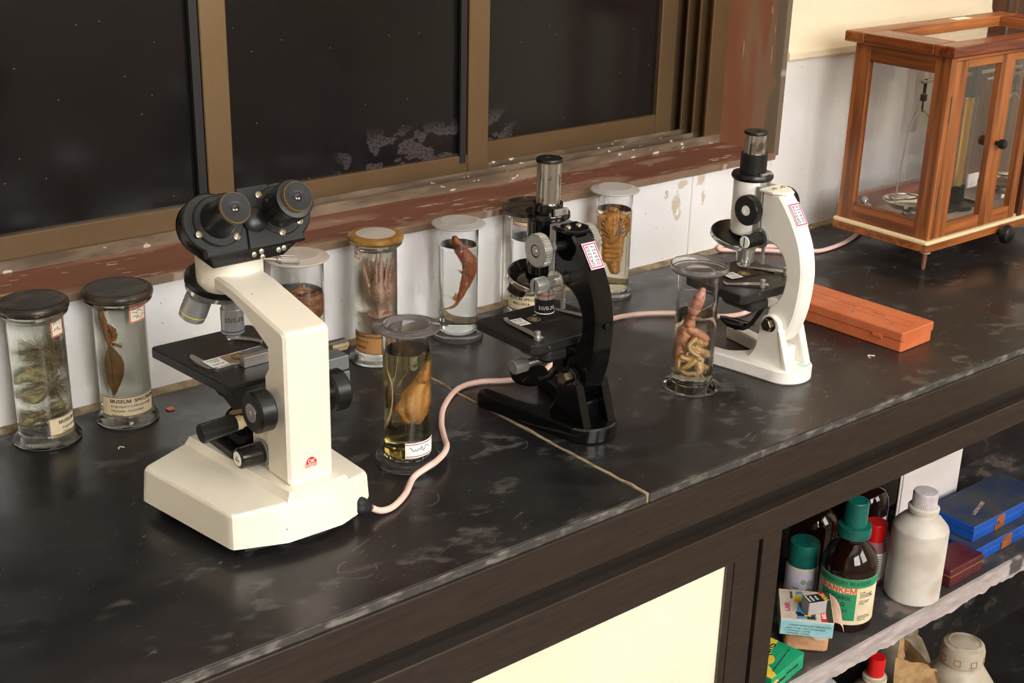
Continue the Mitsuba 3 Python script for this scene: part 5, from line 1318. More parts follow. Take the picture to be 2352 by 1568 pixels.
# ---------------------------------------------------------------- power cord
cord = [(0.7005, -0.4402, 0.0125), (0.7060, -0.4408, 0.0086), (0.7150, -0.4412, 0.0052), (0.7298, -0.4389, 0.0047), (0.7560, -0.4230, 0.0047), (0.7813, -0.4024, 0.0080), (0.8005, -0.4006, 0.0138), (0.8175, -0.3950, 0.0142), (0.8374, -0.3835, 0.0142), (0.8520, -0.3690, 0.0140), (0.8657, -0.3471, 0.0090), (0.8800, -0.3240, 0.0058),
        (0.8972, -0.2976, 0.0047), (0.9274, -0.2622, 0.0047), (0.9736, -0.2281, 0.0047), (1.0112, -0.2255, 0.0047), (1.0527, -0.2466, 0.0047), (1.1000, -0.2480, 0.0047), (1.1600, -0.2150, 0.0047), (1.2325, -0.1745, 0.0047), (1.3111, -0.1542, 0.0047), (1.3650, -0.1630, 0.0047), (1.4106, -0.1909, 0.0047), (1.4546, -0.2385, 0.0047),
        (1.4944, -0.2520, 0.0047), (1.5441, -0.2387, 0.0047), (1.6200, -0.2100, 0.0047), (1.7000, -0.1700, 0.0047), (1.7712, -0.1347, 0.0047), (1.8000, -0.1080, 0.0047), (1.7911, -0.0860, 0.0047), (1.7594, -0.0520, 0.0047), (1.7194, -0.0240, 0.0047), (1.7025, -0.0130, 0.0060), (1.7100, -0.0085, 0.0090), (1.7313, -0.0200, 0.0118), (1.7512, -0.0440, 0.0118), (1.7907, -0.0760, 0.0118), (1.8160, -0.0980, 0.0100), (1.8411, -0.1150, 0.0047), (1.9038, -0.1130, 0.0047), (1.9700, -0.0952, 0.0047), (2.0600, -0.0600, 0.0047), (2.2, -0.03, 0.0047)]
ck = add('power_cord', sweep(spline(cord, 8), 0.0036, 12), 'cord_pink', smooth=60)
tag(ck, 'pale pink power cord running from the cream microscope along the bench to the balance', 'cord')
pr_ = None if True else add('printing', turned(moved(words('ISI 694 VINOD 1100', 0.0022), (0, 0, 0)), 0), 'ink_pale', ck, smooth=False, at=(0, 0, -5))

# ---------------------------------------------------------------- orange box
k = thing('pencil_box', 'long orange plastic slide box lying on the bench beside the white microscope', 'box')
ob = lambda m: turned(m, 2.4, point=(1.602, -0.483, 0))
rr = lambda x0, x1, y0, y1, r_: np.array(Polygon([(x0 + r_, y0 + r_), (x1 - r_, y0 + r_), (x1 - r_, y1 - r_), (x0 + r_, y1 - r_)]).buffer(r_, quad_segs=4).exterior.coords)[:-1]
add('tray', ob(prism(rr(1.5640, 1.6415, -0.4835, -0.2705, 0.004), 0.0, 0.0165, 0.0014)), 'orange_plastic', k, smooth=38)
ld = add('lid', ob(prism(rr(1.5625, 1.6430, -0.4850, -0.2690, 0.0045), 0.0162, 0.0300, 0.0014)), 'orange_plastic', k, smooth=38)
for x_ in (1.5935, 1.6120):
    add('lid_groove', ob(cbox((x_, -0.380, 0.0300), (0.0008, 0.185, 0.0002))), 'orange_groove', ld, smooth=False)
add('lid_groove', ob(cbox((1.636, -0.465, 0.0300), (0.0008, 0.014, 0.0002))), 'orange_groove', ld, smooth=False)
for tx_, x_, y_ in (('FILAMENT', 1.6065, -0.4150), ('PERMANENT', 1.6065, -0.3600), ('S', 1.588, -0.450), ('II', 1.585, -0.385)):
    add('handwriting', ob(place(words(tx_, 0.0036), (x_, y_, 0.0300), (0, 1, 0), (-1, 0, 0))), 'orange_groove', ld, smooth=False)
add('clasp', ob(prism_x([(-0.452, 0.0130), (-0.452, 0.0180), (-0.436, 0.0180), (-0.436, 0.0130)], 1.5605, 1.5632, 0.0005)), 'orange_plastic', k)

# small litter on the bench
for x_, y_, s_, lb_ in ((1.518, -0.470, 0.0060, 'white curl of paper in front of the orange box'), (0.6650, -0.1250, 0.004, 'orange chip beside the foot of the leaf jar'), (0.561, -0.128, 0.0035, 'tiny white curl in front of the leaf jar')):
    if 'chip' in lb_:
        q_ = add('plastic_chip', prism([(0.650, -0.058), (0.658, -0.056), (0.6605, -0.060), (0.6585, -0.066), (0.651, -0.064)], 0.0001, 0.0022, 0.0004), 'orange_plastic')
    else:
        q_ = add('paper_curl', sweep(spline([(x_ - s_, y_ - s_ * 0.3, 0.0008), (x_ - 0.7 * s_, y_ + 0.5 * s_, 0.001), (x_, y_ + 0.9 * s_, 0.001), (x_ + s_, y_ - 0.2 * s_, 0.0008)], 5), 0.0007, 6), 'white_paint', smooth=60)
    tag(q_, lb_, 'scrap')

# ---------------------------------------------------------------- wooden balance case
k = thing('balance_case', 'varnished wooden case with glass doors and a balance, at the right end of the bench', 'balance case')
X0, X1, Y0, Y1, Z0, Z1 = 1.9055, 2.330, -0.2835, -0.0970, 0.0530, 0.3560
bp = add('base_board', prism(np.array(Polygon([(X0 - 0.003, Y0 + 0.000), (X1 + 0.003, Y0 + 0.000), (X1 + 0.003, Y1 - 0.003), (X0 - 0.003, Y1 - 0.003)]).buffer(0.006, quad_segs=4).exterior.coords)[:-1], 0.0345, 0.0475, 0.0012), 'wood_x', k, smooth=35)
add('beading', prism(np.array(Polygon([(X0 - 0.003, Y0 + 0.000), (X1 + 0.003, Y0 + 0.000), (X1 + 0.003, Y1 - 0.003), (X0 - 0.003, Y1 - 0.003)]).buffer(0.0058, quad_segs=4).exterior.coords)[:-1], 0.0475, 0.0532, 0.0012), 'cream_beading', k, smooth=35, label='pale cream beading round the base board')
for x_, y_ in ((1.916, -0.2760), (2.316, -0.2760), (2.12, -0.105)):
    f_ = add('levelling_foot', [moved(lathe([(0.0022, 0.0), (0.0036, 0.004), (0.0040, 0.026), (0.0040, 0.0345)], 16), (x_, y_, 0))], 'rust', k, label='rusty screw foot')
    add('foot_collar', moved(lathe([(0.0040, 0.0290), (0.0085, 0.0295), (0.0085, 0.0340), (0.004, 0.0345)], 20), (x_, y_, 0)), 'lid_frost', f_)
add('arrest_knob', turn([(0, 0), (0.005, 0), (0.005, 0.010), (0.0150, 0.012), (0.0170, 0.016), (0.0150, 0.024), (0.009, 0.028), (0, 0.029)], (2.110, Y0 - 0.005, 0.036), (0, -1, 0), n=40), 'black_satin', k, label='black arrest knob on the base')
P_ = 0.020
for nm_, x_, y_, sx_, sy_ in (('corner_post', X0, Y0, 1, 1), ('corner_post', X0, Y1, 1, -1), ('corner_post', X1, Y0, -1, 1), ('corner_post', X1, Y1, -1, -1)):
    add(nm_, box((x_, y_, Z0), (x_ + sx_ * 0.013, y_ + sy_ * 0.030, Z1), 0.0008), 'wood_z', k, smooth=25)
for x_ in (X0, X1 - 0.012):
    add('side_rail', box((x_ + 0.0005, Y0 + 0.030, Z0), (x_ + 0.0115, Y1 - 0.030, Z0 + 0.030), 0.0006), 'wood_y', k, smooth=25)
    add('side_rail', box((x_ + 0.0005, Y0 + 0.030, Z1 - 0.030), (x_ + 0.0115, Y1 - 0.030, Z1), 0.0006), 'wood_y', k, smooth=25)
    add('side_pane', place(sheet(Y1 - Y0 - 0.058, Z1 - Z0 - 0.058, 0.0), (x_ + 0.006, (Y0 + Y1) / 2, (Z0 + Z1) / 2), (0, 1, 0), (0, 0, 1)) if False else tm([(x_ + 0.006, Y0 + 0.029, Z0 + 0.029), (x_ + 0.006, Y1 - 0.029, Z0 + 0.029), (x_ + 0.006, Y1 - 0.029, Z1 - 0.029), (x_ + 0.006, Y0 + 0.029, Z1 - 0.029)], [(0, 1, 2, 3)]), 'pane_glass', k, smooth=False)
add('back_rail', box((X0 + 0.012, Y1 - 0.012, Z0), (X1 - 0.012, Y1, Z0 + 0.034), 0.0006), 'wood_red_x', k, smooth=25)
add('back_rail', box((X0 + 0.012, Y1 - 0.012, Z1 - 0.026), (X1 - 0.012, Y1, Z1), 0.0006), 'wood_x', k, smooth=25)
add('back_pane', tm([(X0 + 0.012, Y1 - 0.006, Z0 + 0.033), (2.19, Y1 - 0.006, Z0 + 0.033), (2.19, Y1 - 0.006, Z1 - 0.025), (X0 + 0.012, Y1 - 0.006, Z1 - 0.025)], [(0, 1, 2, 3)]), 'pane_glass', k, smooth=False)
add('back_panel', box((2.19, Y1 - 0.010, Z0 + 0.0335), (X1 - 0.0125, Y1 - 0.004, Z1 - 0.0255)), 'wood_dark', k, label='dark wooden back panel')
add('case_floor', box((X0 + 0.001, Y0 + 0.002, Z0), (X1 - 0.001, Y1 - 0.002, Z0 + 0.004)), 'lid_frost', k)
add('front_rail', box((X0 + 0.013, Y0, Z1 - 0.008), (X1 - 0.013, Y0 + 0.012, Z1)), 'wood_x', k, smooth=25)
for xa, xb in ((1.9185, 2.0845), (2.0855, 2.1610)):
    d_ = key_for('door', k)
    sl, sr = (0.034, 0.036) if xb < 2.1 else (0.003, 0.020)
    add('stile', box((xa, Y0 - 0.0010, Z0 + 0.0015), (xa + sl, Y0 + 0.011, Z1 - 0.0085), 0.0008), 'wood_z', d_, smooth=25)
    add('stile', box((xb - sr, Y0 - 0.0010, Z0 + 0.0015), (xb, Y0 + 0.011, Z1 - 0.0085), 0.0008), 'wood_z', d_, smooth=25)
    add('rail', box((xa + sl, Y0 - 0.0008, Z0 + 0.0015), (xb - sr, Y0 + 0.0108, 0.0760), 0.0006), 'wood_x', d_, smooth=25)
    add('rail', box((xa + sl, Y0 - 0.0008, 0.3350), (xb - sr, Y0 + 0.0108, Z1 - 0.0085), 0.0006), 'wood_x', d_, smooth=25)
    add('pane', tm([(xa + sl - 0.001, Y0 + 0.005, 0.075), (xb - sr + 0.001, Y0 + 0.005, 0.075), (xb - sr + 0.001, Y0 + 0.005, 0.336), (xa + sl - 0.001, Y0 + 0.005, 0.336)], [(0, 1, 2, 3)]), 'pane_glass', d_, smooth=False)
    if xb < 2.1:
        add('knob', turn([(0, 0), (0.0035, 0), (0.0035, 0.006), (0.0075, 0.008), (0.0085, 0.013), (0.0070, 0.018), (0, 0.019)], (2.0665, Y0 - 0.001, 0.1985), (0, -1, 0), n=28), 'black_satin', d_, label='black door knob')
        for z_ in (0.125, 0.270):
            add('hinge', box((1.9165, Y0 - 0.0016, z_ - 0.022), (1.9190, Y0 + 0.002, z_ + 0.022)), 'steel_dark', d_)
add('centre_post', box((2.1730, Y0 - 0.0015, Z0), (2.1850, Y0 + 0.012, Z1 - 0.008), 0.0006), 'wood_dark', k, smooth=25)
add('front_frame', box((2.1850, Y0 - 0.0005, Z0), (X1 - 0.013, Y0 + 0.011, 0.080), 0.0006), 'wood_x', k, smooth=25)
add('front_frame', box((2.1850, Y0 - 0.0005, 0.325), (X1 - 0.013, Y0 + 0.011, Z1 - 0.008), 0.0006), 'wood_x', k, smooth=25)
add('front_frame', box((2.1850, Y0 - 0.0005, 0.080), (2.2150, Y0 + 0.011, 0.325), 0.0006), 'wood_z', k, smooth=25)
add('front_pane', tm([(2.214, Y0 + 0.005, 0.079), (X1 - 0.013, Y0 + 0.005, 0.079), (X1 - 0.013, Y0 + 0.005, 0.326), (2.214, Y0 + 0.005, 0.326)], [(0, 1, 2, 3)]), 'pane_glass', k, smooth=False)
# lid with a glass top
LX0, LX1, LY0, LY1, LZ = 1.8885, 2.3500, -0.2975, -0.0835, 0.3560
t_ = key_for('lid', k)
add('frame', box((LX0, LY0, LZ), (LX1, LY0 + 0.040, LZ + 0.0175), 0.0022), 'wood_red_x', t_, smooth=25)
add('frame', box((LX0, LY1 - 0.040, LZ), (LX1, LY1, LZ + 0.0175), 0.0022), 'wood_x', t_, smooth=25)
add('frame', box((LX0, LY0 + 0.0395, LZ), (LX0 + 0.062, LY1 - 0.0395, LZ + 0.0175), 0.0015), 'wood_red_y', t_, smooth=25)
add('frame', box((LX1 - 0.062, LY0 + 0.0395, LZ), (LX1, LY1 - 0.0395, LZ + 0.0175), 0.0015), 'wood_red_y', t_, smooth=25)
add('glass', box((LX0 + 0.060, LY0 + 0.038, LZ + 0.0060), (LX1 - 0.060, LY1 - 0.038, LZ + 0.0085)), 'glass', t_, smooth=False)
add('tape', box((2.168, LY1 - 0.030, LZ + 0.0174), (2.215, LY1 - 0.012, LZ + 0.0180), 0.0002), 'paper', t_, label='scrap of pale tape')

# the balance inside the case
b = thing('laboratory_balance', 'brass and black laboratory balance standing inside the wooden case', 'balance')
bx, by = 2.118, -0.192
A = lambda n, m, mat, par=b, **q: add(n, m, mat, par, **q)
A('base', [moved(lathe([(0, 0.0572), (0.030, 0.0572), (0.030, 0.0640), (0.014, 0.0700), (0.013, 0.0980), (0, 0.0980)], 32), (bx, by, 0)), box((bx - 0.05, by - 0.02, 0.0572), (bx + 0.05, by + 0.02, 0.0630), 0.001)], 'black_satin')
A('column', rod((bx, by, 0.0960), (bx, by, 0.2580), 0.0070, n=32), 'brass', label='polished brass column')
A('column_head', [cbox((bx, by, 0.2740), (0.026, 0.022, 0.036), 0.002), cbox((bx, by - 0.002, 0.3020), (0.020, 0.016, 0.024), 0.002)], 'black_satin')
A('beam', [box((bx - 0.150, by - 0.003, 0.2930), (bx + 0.150, by + 0.003, 0.2990), 0.001), rod((bx, by - 0.006, 0.2960), (bx, by + 0.006, 0.2960), 0.007)], 'steel')
A('rider_bar', rod((bx + 0.010, by - 0.02, 0.2880), (bx + 0.200, by - 0.02, 0.2920), 0.0024), 'steel')
A('pointer', rod((bx + 0.014, by - 0.006, 0.2900), (bx + 0.014, by - 0.006, 0.1000), 0.0012), 'steel_dark')
A('scale', box((bx + 0.020, by - 0.008, 0.0900), (bx + 0.050, by - 0.004, 0.1150), 0.0005), 'paper_white')
for s_ in (-1, 1):
    px = bx + s_ * 0.140
    A('stirrup', [rod((px, by, 0.300), (px, by, 0.2760), 0.0028), cbox((px, by, 0.2690), (0.010, 0.008, 0.012), 0.001), rod((px, by, 0.263), (px, by, 0.2450), 0.0016)], 'black_satin')
    bow = spline([(px - 0.044, by, 0.0900), (px - 0.040, by, 0.1400), (px - 0.032, by, 0.2150), (px - 0.028, by, 0.2280), (px, by, 0.2480), (px + 0.028, by, 0.2280), (px + 0.032, by, 0.2150), (px + 0.040, by, 0.1400), (px + 0.044, by, 0.0900)], 4)
    A('pan_bow', sweep(bow, 0.0013, 8), 'steel', smooth=60)
    A('pan', moved(lathe([(0, 0.0790), (0.030, 0.0790), (0.043, 0.0860), (0.046, 0.0920), (0.0452, 0.0922), (0.042, 0.0870), (0.029, 0.0802), (0, 0.0802)], 48), (px, by, 0)), 'silver', label='shiny weighing pan')
    A('pan_rest', moved(lathe([(0.004, 0.0572), (0.020, 0.0572), (0.018, 0.0640), (0.004, 0.0700), (0.004, 0.0785), (0, 0.0785)], 24), (px, by, 0)), 'steel')
for i_, (x_, y_, r_, h_) in enumerate(((1.9320, -0.1330, 0.0125, 0.020), (1.9520, -0.1180, 0.0105, 0.017), (1.9350, -0.2150, 0.0110, 0.016))):
    w_ = add('brass_weight', moved(lathe([(0, 0.0571), (r_, 0.0571), (r_, 0.0571 + h_), (r_ * 0.8, 0.0575 + h_), (r_ * 0.35, 0.0585 + h_), (r_ * 0.3, 0.0620 + h_), (r_ * 0.55, 0.0640 + h_), (r_ * 0.5, 0.0670 + h_), (0, 0.0675 + h_)], 28), (x_, y_, 0)), 'silver')
    tag(w_, ('large', 'middle-sized', 'small')[i_] + ' shiny metal weight on the floor of the balance case', 'weight', 'weights in the balance case')

# ---------------------------------------------------------------- things on the shelf of the bench cabinet
M('amber_glass', (26, 9, 6), 0.06, spec=0.6)
M('teal_cap', proc(worn_plastic((14, 98, 86), (20, 84, 76), 60.0)), 0.34)
M('label_green', (36, 138, 92), 0.6)
M('label_cream', proc(worn_plastic((222, 208, 176), (210, 192, 156), 50.0)), 0.7)
M('rust_print', (206, 92, 48), 0.7)
M('white_bottle', proc(worn_plastic((212, 205, 195), (190, 180, 166), 24.0)), 0.4)
M('white_cap', proc(worn_plastic((206, 200, 204), (190, 180, 180), 60.0)), 0.5)
M('old_white', proc(worn_plastic((186, 176, 158), (146, 130, 106), 30.0)), 0.45)
M('red_cap', (206, 22, 22), 0.32)
M('pink_bottle', (150, 96, 104), 0.3)
M('mauve_label', (206, 196, 212), 0.5)
M('leaf_print', (128, 158, 112), 0.6)
M('carton_white', proc(worn_plastic((222, 206, 190), (206, 186, 166), 40.0)), 0.5)
M('carton_blue', proc(worn_plastic((150, 196, 202), (132, 178, 188), 50.0)), 0.5)
M('carton_red', (196, 40, 44), 0.5)
M('carton_dark', (52, 66, 54), 0.5)
M('print_blue', (92, 150, 196), 0.5)
M('print_yellow', (226, 186, 60), 0.5)
M('print_black', (30, 28, 30), 0.6)
M('flap_card', proc(worn_plastic((196, 164, 142), (176, 142, 120), 40.0)), 0.8)
M('grey_card', (168, 160, 160), 0.6)
M('tub', proc(worn_plastic((206, 158, 120), (188, 136, 96), 90.0)), 0.4)
M('tub_lid', (216, 200, 190), 0.4)
M('sun_green', proc(worn_plastic((24, 158, 108), (30, 140, 96), 40.0)), 0.35)
M('sun_yellow', proc(worn_plastic((236, 206, 60), (222, 190, 66), 40.0)), 0.4)
M('maroon_box', proc(worn_plastic((86, 34, 38), (70, 28, 32), 40.0)), 0.35)
M('maroon_line', (150, 96, 60), 0.5)
M('blue_box', proc(worn_plastic((28, 84, 176), (24, 66, 140), 20.0)), 0.4)
M('blue_dusty_dim', proc(worn_plastic((34, 48, 82), (60, 62, 66), 26.0)), 0.8)  # dust, with the dim light on the top also put into the colour
M('brown_tape', proc(worn_plastic((150, 88, 48), (128, 72, 40), 80.0)), 0.6)
M('brown_paper', proc(worn_plastic((178, 144, 100), (146, 112, 76), 50.0)), 0.85)
M('card_white', proc(worn_plastic((226, 218, 214), (216, 206, 202), 10.0)), 0.6)
M('clear_grey', (150, 140, 130), 0.3)
SZ = SHZ + 0.0003


def bottle(label, cat, x, y, prof, mat, z=SZ, cap=None, capmat=None, ridge=None, caplabel=None, group=None):
    k = thing('bottle', label, cat, group)
    add('body', lathe(prof, 48), mat, k, smooth=40, at=(x, y, z))
    if cap:
        add('cap', lathe(cap, 48, ridge), capmat, k, smooth=32, at=(x, y, z), label=caplabel)
    return k


def cam_ang(x, y):
    return math.degrees(math.atan2(CAM[1] - y, CAM[0] - x))


# amber reagent bottle with a teal cap
x, y = 1.4673, -0.5133
k = bottle('amber glass reagent bottle with a teal screw cap and a green and cream label', 'bottle', x, y, [(0, 0), (0.0370, 0), (0.0395, 0.003), (0.0395, 0.0900), (0.0385, 0.1010), (0.0340, 0.1140), (0.0240, 0.1260), (0.0170, 0.1330), (0.0165, 0.1550), (0, 0.1550)], 'amber_glass')
add('cap', lathe([(0.0165, 0.1560), (0.0165, 0.1915), (0.0150, 0.1940), (0.0120, 0.1945), (0.0110, 0.1938), (0, 0.1938)], 48, (44, 0.0006, 0.157, 0.184, 0.016)), 'teal_cap', k, smooth=32, at=(x, y, SZ), label='teal ribbed screw cap')
add('cap_ring', lathe([(0.0170, 0.1400), (0.0235, 0.1402), (0.0240, 0.1420), (0.0240, 0.1530), (0.0232, 0.1560), (0.0165, 0.1575)], 48), 'teal_cap', k, smooth=32, at=(x, y, SZ))
a, r = cam_ang(x, y), 0.03955
lb = add('label', wrap(sheet(0.116, 0.0740, 0.0002, 40, 1), r, a + 2, SZ + 0.0510, (x, y)), 'label_cream', k, smooth=40, label='cream and green paper label')
add('label_band', wrap(bent(cbox((0, 0.0300, 0.0003), (0.116, 0.0135, 0.0003))), r, a + 2, SZ + 0.0510, (x, y)), 'label_green', lb, smooth=40)
add('label_block', wrap(bent(cbox((-0.013, -0.0085, 0.0003), (0.054, 0.0430, 0.0003))), r, a + 2, SZ + 0.0510, (x, y)), 'label_green', lb, smooth=40)
for tx, u, v, h, mt, bo in (('LABORATORY REAGENT', -0.006, 0.0275, 0.0052, 'print_black', False), ('RANKEM', -0.012, 0.0140, 0.0090, 'rust_print', True), ('GLYCEROL', -0.012, 0.0035, 0.0052, 'print_black', True), ('C H O', -0.012, -0.0065, 0.0056, 'print_black', True), ('3   8   3', -0.0085, -0.0085, 0.0030, 'print_black', True), ('92.10', -0.006, -0.0165, 0.0048, 'print_black', False), ('500 ml', -0.008, -0.0270, 0.0034, 'print_black', False)):
    add('lettering', wrap(moved(words(tx, h, bo), (u, v, 0.0004)), r, a + 2, SZ + 0.0510, (x, y)), mt, lb, smooth=False)
sm = [moved(words(tx, 0.0019, center=False), (0.0185, v, 0.0002)) for tx, v in (('Danger', 0.0150), ('May be harmful if', 0.0120), ('swallowed. Keep', 0.0095), ('away from children', 0.0070), ('Store in a cool', 0.0010), ('place, tightly', -0.0015), ('closed.', -0.0040), ('Tested to meet', -0.0240), ('IMPORTANT: read', -0.0270), ('before use.', -0.0300))]
add('small_print', wrap(trimesh.util.concatenate(sm), r, a + 2, SZ + 0.0510, (x, y)), 'print_black', lb, smooth=False)

# big white bottle
x, y = 1.6062, -0.5325
k = bottle('tall white plastic bottle with a ribbed pale cap standing at the shelf edge', 'bottle', x, y, [(0, 0), (0.0385, 0), (0.0410, 0.0035), (0.0410, 0.1130), (0.0395, 0.1175), (0.0290, 0.1300), (0.0200, 0.1345), (0.0185, 0.1390), (0.0185, 0.1410), (0.0225, 0.1425), (0.0228, 0.1480), (0.0205, 0.1500), (0.0175, 0.1500), (0, 0.1500)], 'white_bottle')
add('cap', lathe([(0.0178, 0.1500), (0.0182, 0.1510), (0.0182, 0.1700), (0.0170, 0.1730), (0.0155, 0.1736), (0, 0.1738)], 48, (46, 0.0006, 0.151, 0.168, 0.017)), 'white_cap', k, smooth=32, at=(x, y, SZ), label='pale ribbed screw cap')
# small bottle with a teal lid
x, y = 1.4513, -0.4436
k = bottle('small white bottle with a dark teal lid, left of the amber bottle', 'bottle', x, y, [(0, 0), (0.0225, 0), (0.0235, 0.002), (0.0235, 0.0620), (0.0222, 0.0660), (0.0215, 0.0690), (0, 0.0690)], 'white_bottle')
add('lid', lathe([(0.0222, 0.0670), (0.0226, 0.0680), (0.0226, 0.0980), (0.0212, 0.1020), (0.0190, 0.1032), (0, 0.1032)], 48), 'teal_cap', k, smooth=32, at=(x, y, SZ), label='dark teal lid')
lb = add('label', wrap(sheet(0.080, 0.0520, 0.0002, 30, 1), 0.0236, cam_ang(x, y), SZ + 0.0340, (x, y)), 'mauve_label', k, smooth=40)
for u, v, rr_ in ((0.004, 0.012, 0.0040), (0.014, 0.010, 0.0055), (0.013, -0.003, 0.0050), (0.010, -0.010, 0.0060)):
    add('printed_spot', wrap(bent(moved(lathe([(rr_, 0.0), (rr_, 0.0003), (0, 0.0003)], 20), (u, v, 0.0002))), 0.0236, cam_ang(x, y), SZ + 0.0340, (x, y)), 'leaf_print' if rr_ != 0.0055 else 'grey_card', lb, smooth=False)
for tx, v, h in (('NEON', 0.000, 0.0022), ('Crystal Violet', -0.006, 0.0026), ('for microscopy', -0.0105, 0.0018)):
    add('lettering', wrap(moved(words(tx, h), (-0.006, v, 0.0003)), 0.0236, cam_ang(x, y), SZ + 0.0340, (x, y)), 'print_black', lb, smooth=False)
# red capped bottle
x, y = 1.5900, -0.4680
k = bottle('slim dull pink bottle with a bright red cap, between the amber and the white bottle', 'bottle', x, y, [(0, 0), (0.0185, 0), (0.0195, 0.002), (0.0195, 0.0560), (0.0175, 0.0660), (0.0145, 0.0720), (0.0145, 0.0760), (0, 0.0760)], 'pink_bottle')
add('cap', lathe([(0.0160, 0.0710), (0.0165, 0.0720), (0.0165, 0.0970), (0.0155, 0.0990), (0, 0.0990)], 40), 'red_cap', k, smooth=32, at=(x, y, SZ), label='bright red cap')
lb = add('label', wrap(sheet(0.060, 0.0460, 0.0002, 30, 1), 0.0196, cam_ang(x, y) + 4, SZ + 0.0310, (x, y)), 'paper_white', k, smooth=40)
add('small_print', wrap(trimesh.util.concatenate([moved(words('reagent solution', 0.0016), (0.004, v, 0.0003)) for v in np.arange(-0.020, 0.018, 0.0042)]), 0.0196, cam_ang(x, y) + 4, SZ + 0.0310, (x, y)), 'print_black', lb, smooth=False)
# dark bottles at the back
x, y = 1.6480, -0.4080
k = bottle('dark brown bottle with a white and yellow label behind the red cap', 'bottle', x, y, [(0, 0), (0.0320, 0), (0.0330, 0.002), (0.0330, 0.0880), (0.0310, 0.1010), (0.0240, 0.1130), (0.0140, 0.1180), (0.0130, 0.1320), (0, 0.1320)], 'amber_glass')
lb = add('label', wrap(sheet(0.080, 0.0560, 0.0002, 30, 1), 0.0331, cam_ang(x, y), SZ + 0.0480, (x, y)), 'paper_white', k, smooth=40)
add('warning_mark', wrap(bent(cbox((0.006, 0.019, 0.0003), (0.014, 0.014, 0.0003))), 0.0331, cam_ang(x, y), SZ + 0.0480, (x, y)), 'print_yellow', lb, smooth=False)
x, y = 1.5150, -0.4100
k = bottle('dark brown bottle in shadow behind the small white bottle', 'bottle', x, y, [(0, 0), (0.0340, 0), (0.0350, 0.002), (0.0350, 0.0950), (0.0320, 0.1100), (0.0200, 0.1220), (0.0140, 0.1280), (0.0140, 0.1450), (0, 0.1450)], 'amber_glass')
add('cap', lathe([(0.0150, 0.1380), (0.0155, 0.1390), (0.0155, 0.1580), (0, 0.1590)], 32), 'black_satin', k, smooth=32, at=(x, y, SZ))
x, y = 1.3780, -0.4280
k = bottle('small grey bottle in the shadow beside the cabinet post', 'bottle', x, y, [(0, 0), (0.0180, 0), (0.0190, 0.002), (0.0190, 0.0600), (0.0120, 0.0720), (0.0110, 0.0800), (0, 0.0800)], 'clear_grey')
add('cap', lathe([(0.0120, 0.0740), (0.0130, 0.0750), (0.0130, 0.0900), (0, 0.0910)], 32), 'black_satin', k, smooth=32, at=(x, y, SZ))

# plastic tub under the slide box
k = thing('plastic_tub', 'small translucent tub of orange contents under the slide carton', 'tub')
q = lambda m: turned(m, -47, point=(1.3760, -0.5150, 0))
add('body', q(prism(rr(1.3460, 1.4080, -0.5420, -0.4840, 0.008), SZ, SZ + 0.0340, 0.003)), 'tub', k, smooth=38)
add('lid', q(prism(rr(1.3440, 1.4100, -0.5440, -0.4820, 0.009), SZ + 0.0340, SZ + 0.0395, 0.0012)), 'tub_lid', k, smooth=38)
add('lid_tab', q(prism_y([(1.3840, SZ + 0.0380), (1.4020, SZ + 0.0380), (1.4030, SZ + 0.0250), (1.3980, SZ + 0.0215), (1.3880, SZ + 0.0215), (1.3830, SZ + 0.0250)], -0.5455, -0.5430, 0.0006)), 'tub_lid', k, smooth=38)

# carton of slides, an eraser-like block on it
k = thing('slide_carton', 'worn white and pale blue carton of microscope slides lying on the small tub', 'carton')
cx, cy, cz, ca = 1.3660, -0.5235, SZ + 0.0400, -47.4
def q(m):
    m = m.copy()
    m.vertices[:, 0] = (m.vertices[:, 0] + 0.039) * 0.92 - 0.039
    return moved(turned(m, ca), (cx, cy, cz))

add('body', q(box((-0.0390, -0.0390, 0), (0.0390, 0.0390, 0.0235), 0.0008)), 'carton_blue', k, smooth=False)
tp = add('top_face', q(box((-0.0392, -0.0385, 0.0232), (0.0392, 0.0392, 0.0250), 0.0004)), 'carton_white', k, smooth=False)
ft = lambda m, u, v: q(place(m, (u, v, 0.0251), (1, 0, 0), (0, 1, 0)))
add('printed_band', ft(sheet(0.0090, 0.0770, 0.0003), 0.0250, 0.0), 'carton_red', tp, smooth=False)
add('printed_band', ft(sheet(0.0085, 0.0770, 0.0003), 0.0338, 0.0), 'carton_dark', tp, smooth=False)
add('printed_picture', ft(trimesh.creation.extrude_polygon(Polygon([(-0.016, -0.036), (0.014, -0.034), (0.012, -0.012), (0.002, 0.010), (-0.004, 0.036), (-0.014, 0.034), (-0.010, 0.008), (-0.014, -0.010)]), 0.0002, engine='earcut'), 0, 0), 'print_blue', tp, smooth=False)
add('printed_picture', ft(trimesh.creation.extrude_polygon(Polygon([(-0.018, 0.004), (-0.006, 0.010), (-0.004, 0.030), (-0.014, 0.026)]), 0.0003, engine='earcut'), 0, 0), 'print_yellow', tp, smooth=False)
add('printed_instrument', ft(trimesh.util.concatenate([cbox(c_, s_) for c_, s_ in (((-0.006, -0.026, 0.0002), (0.016, 0.006, 0.0004)), ((0.006, -0.030, 0.0002), (0.012, 0.010, 0.0004)), ((-0.012, -0.022, 0.0002), (0.008, 0.005, 0.0004)), ((0.010, -0.020, 0.0002), (0.006, 0.008, 0.0004)))]), 0, 0), 'print_black', tp, smooth=False)
add('printed_instrument', ft(cbox((0.001, -0.0265, 0.0003), (0.010, 0.004, 0.0004)), 0, 0), 'print_yellow', tp, smooth=False)
up_ = lambda t_, h, u, v, b_=False: q(place(words(t_, h, b_), (u, v, 0.0254), (0, 1, 0), (-1, 0, 0)))
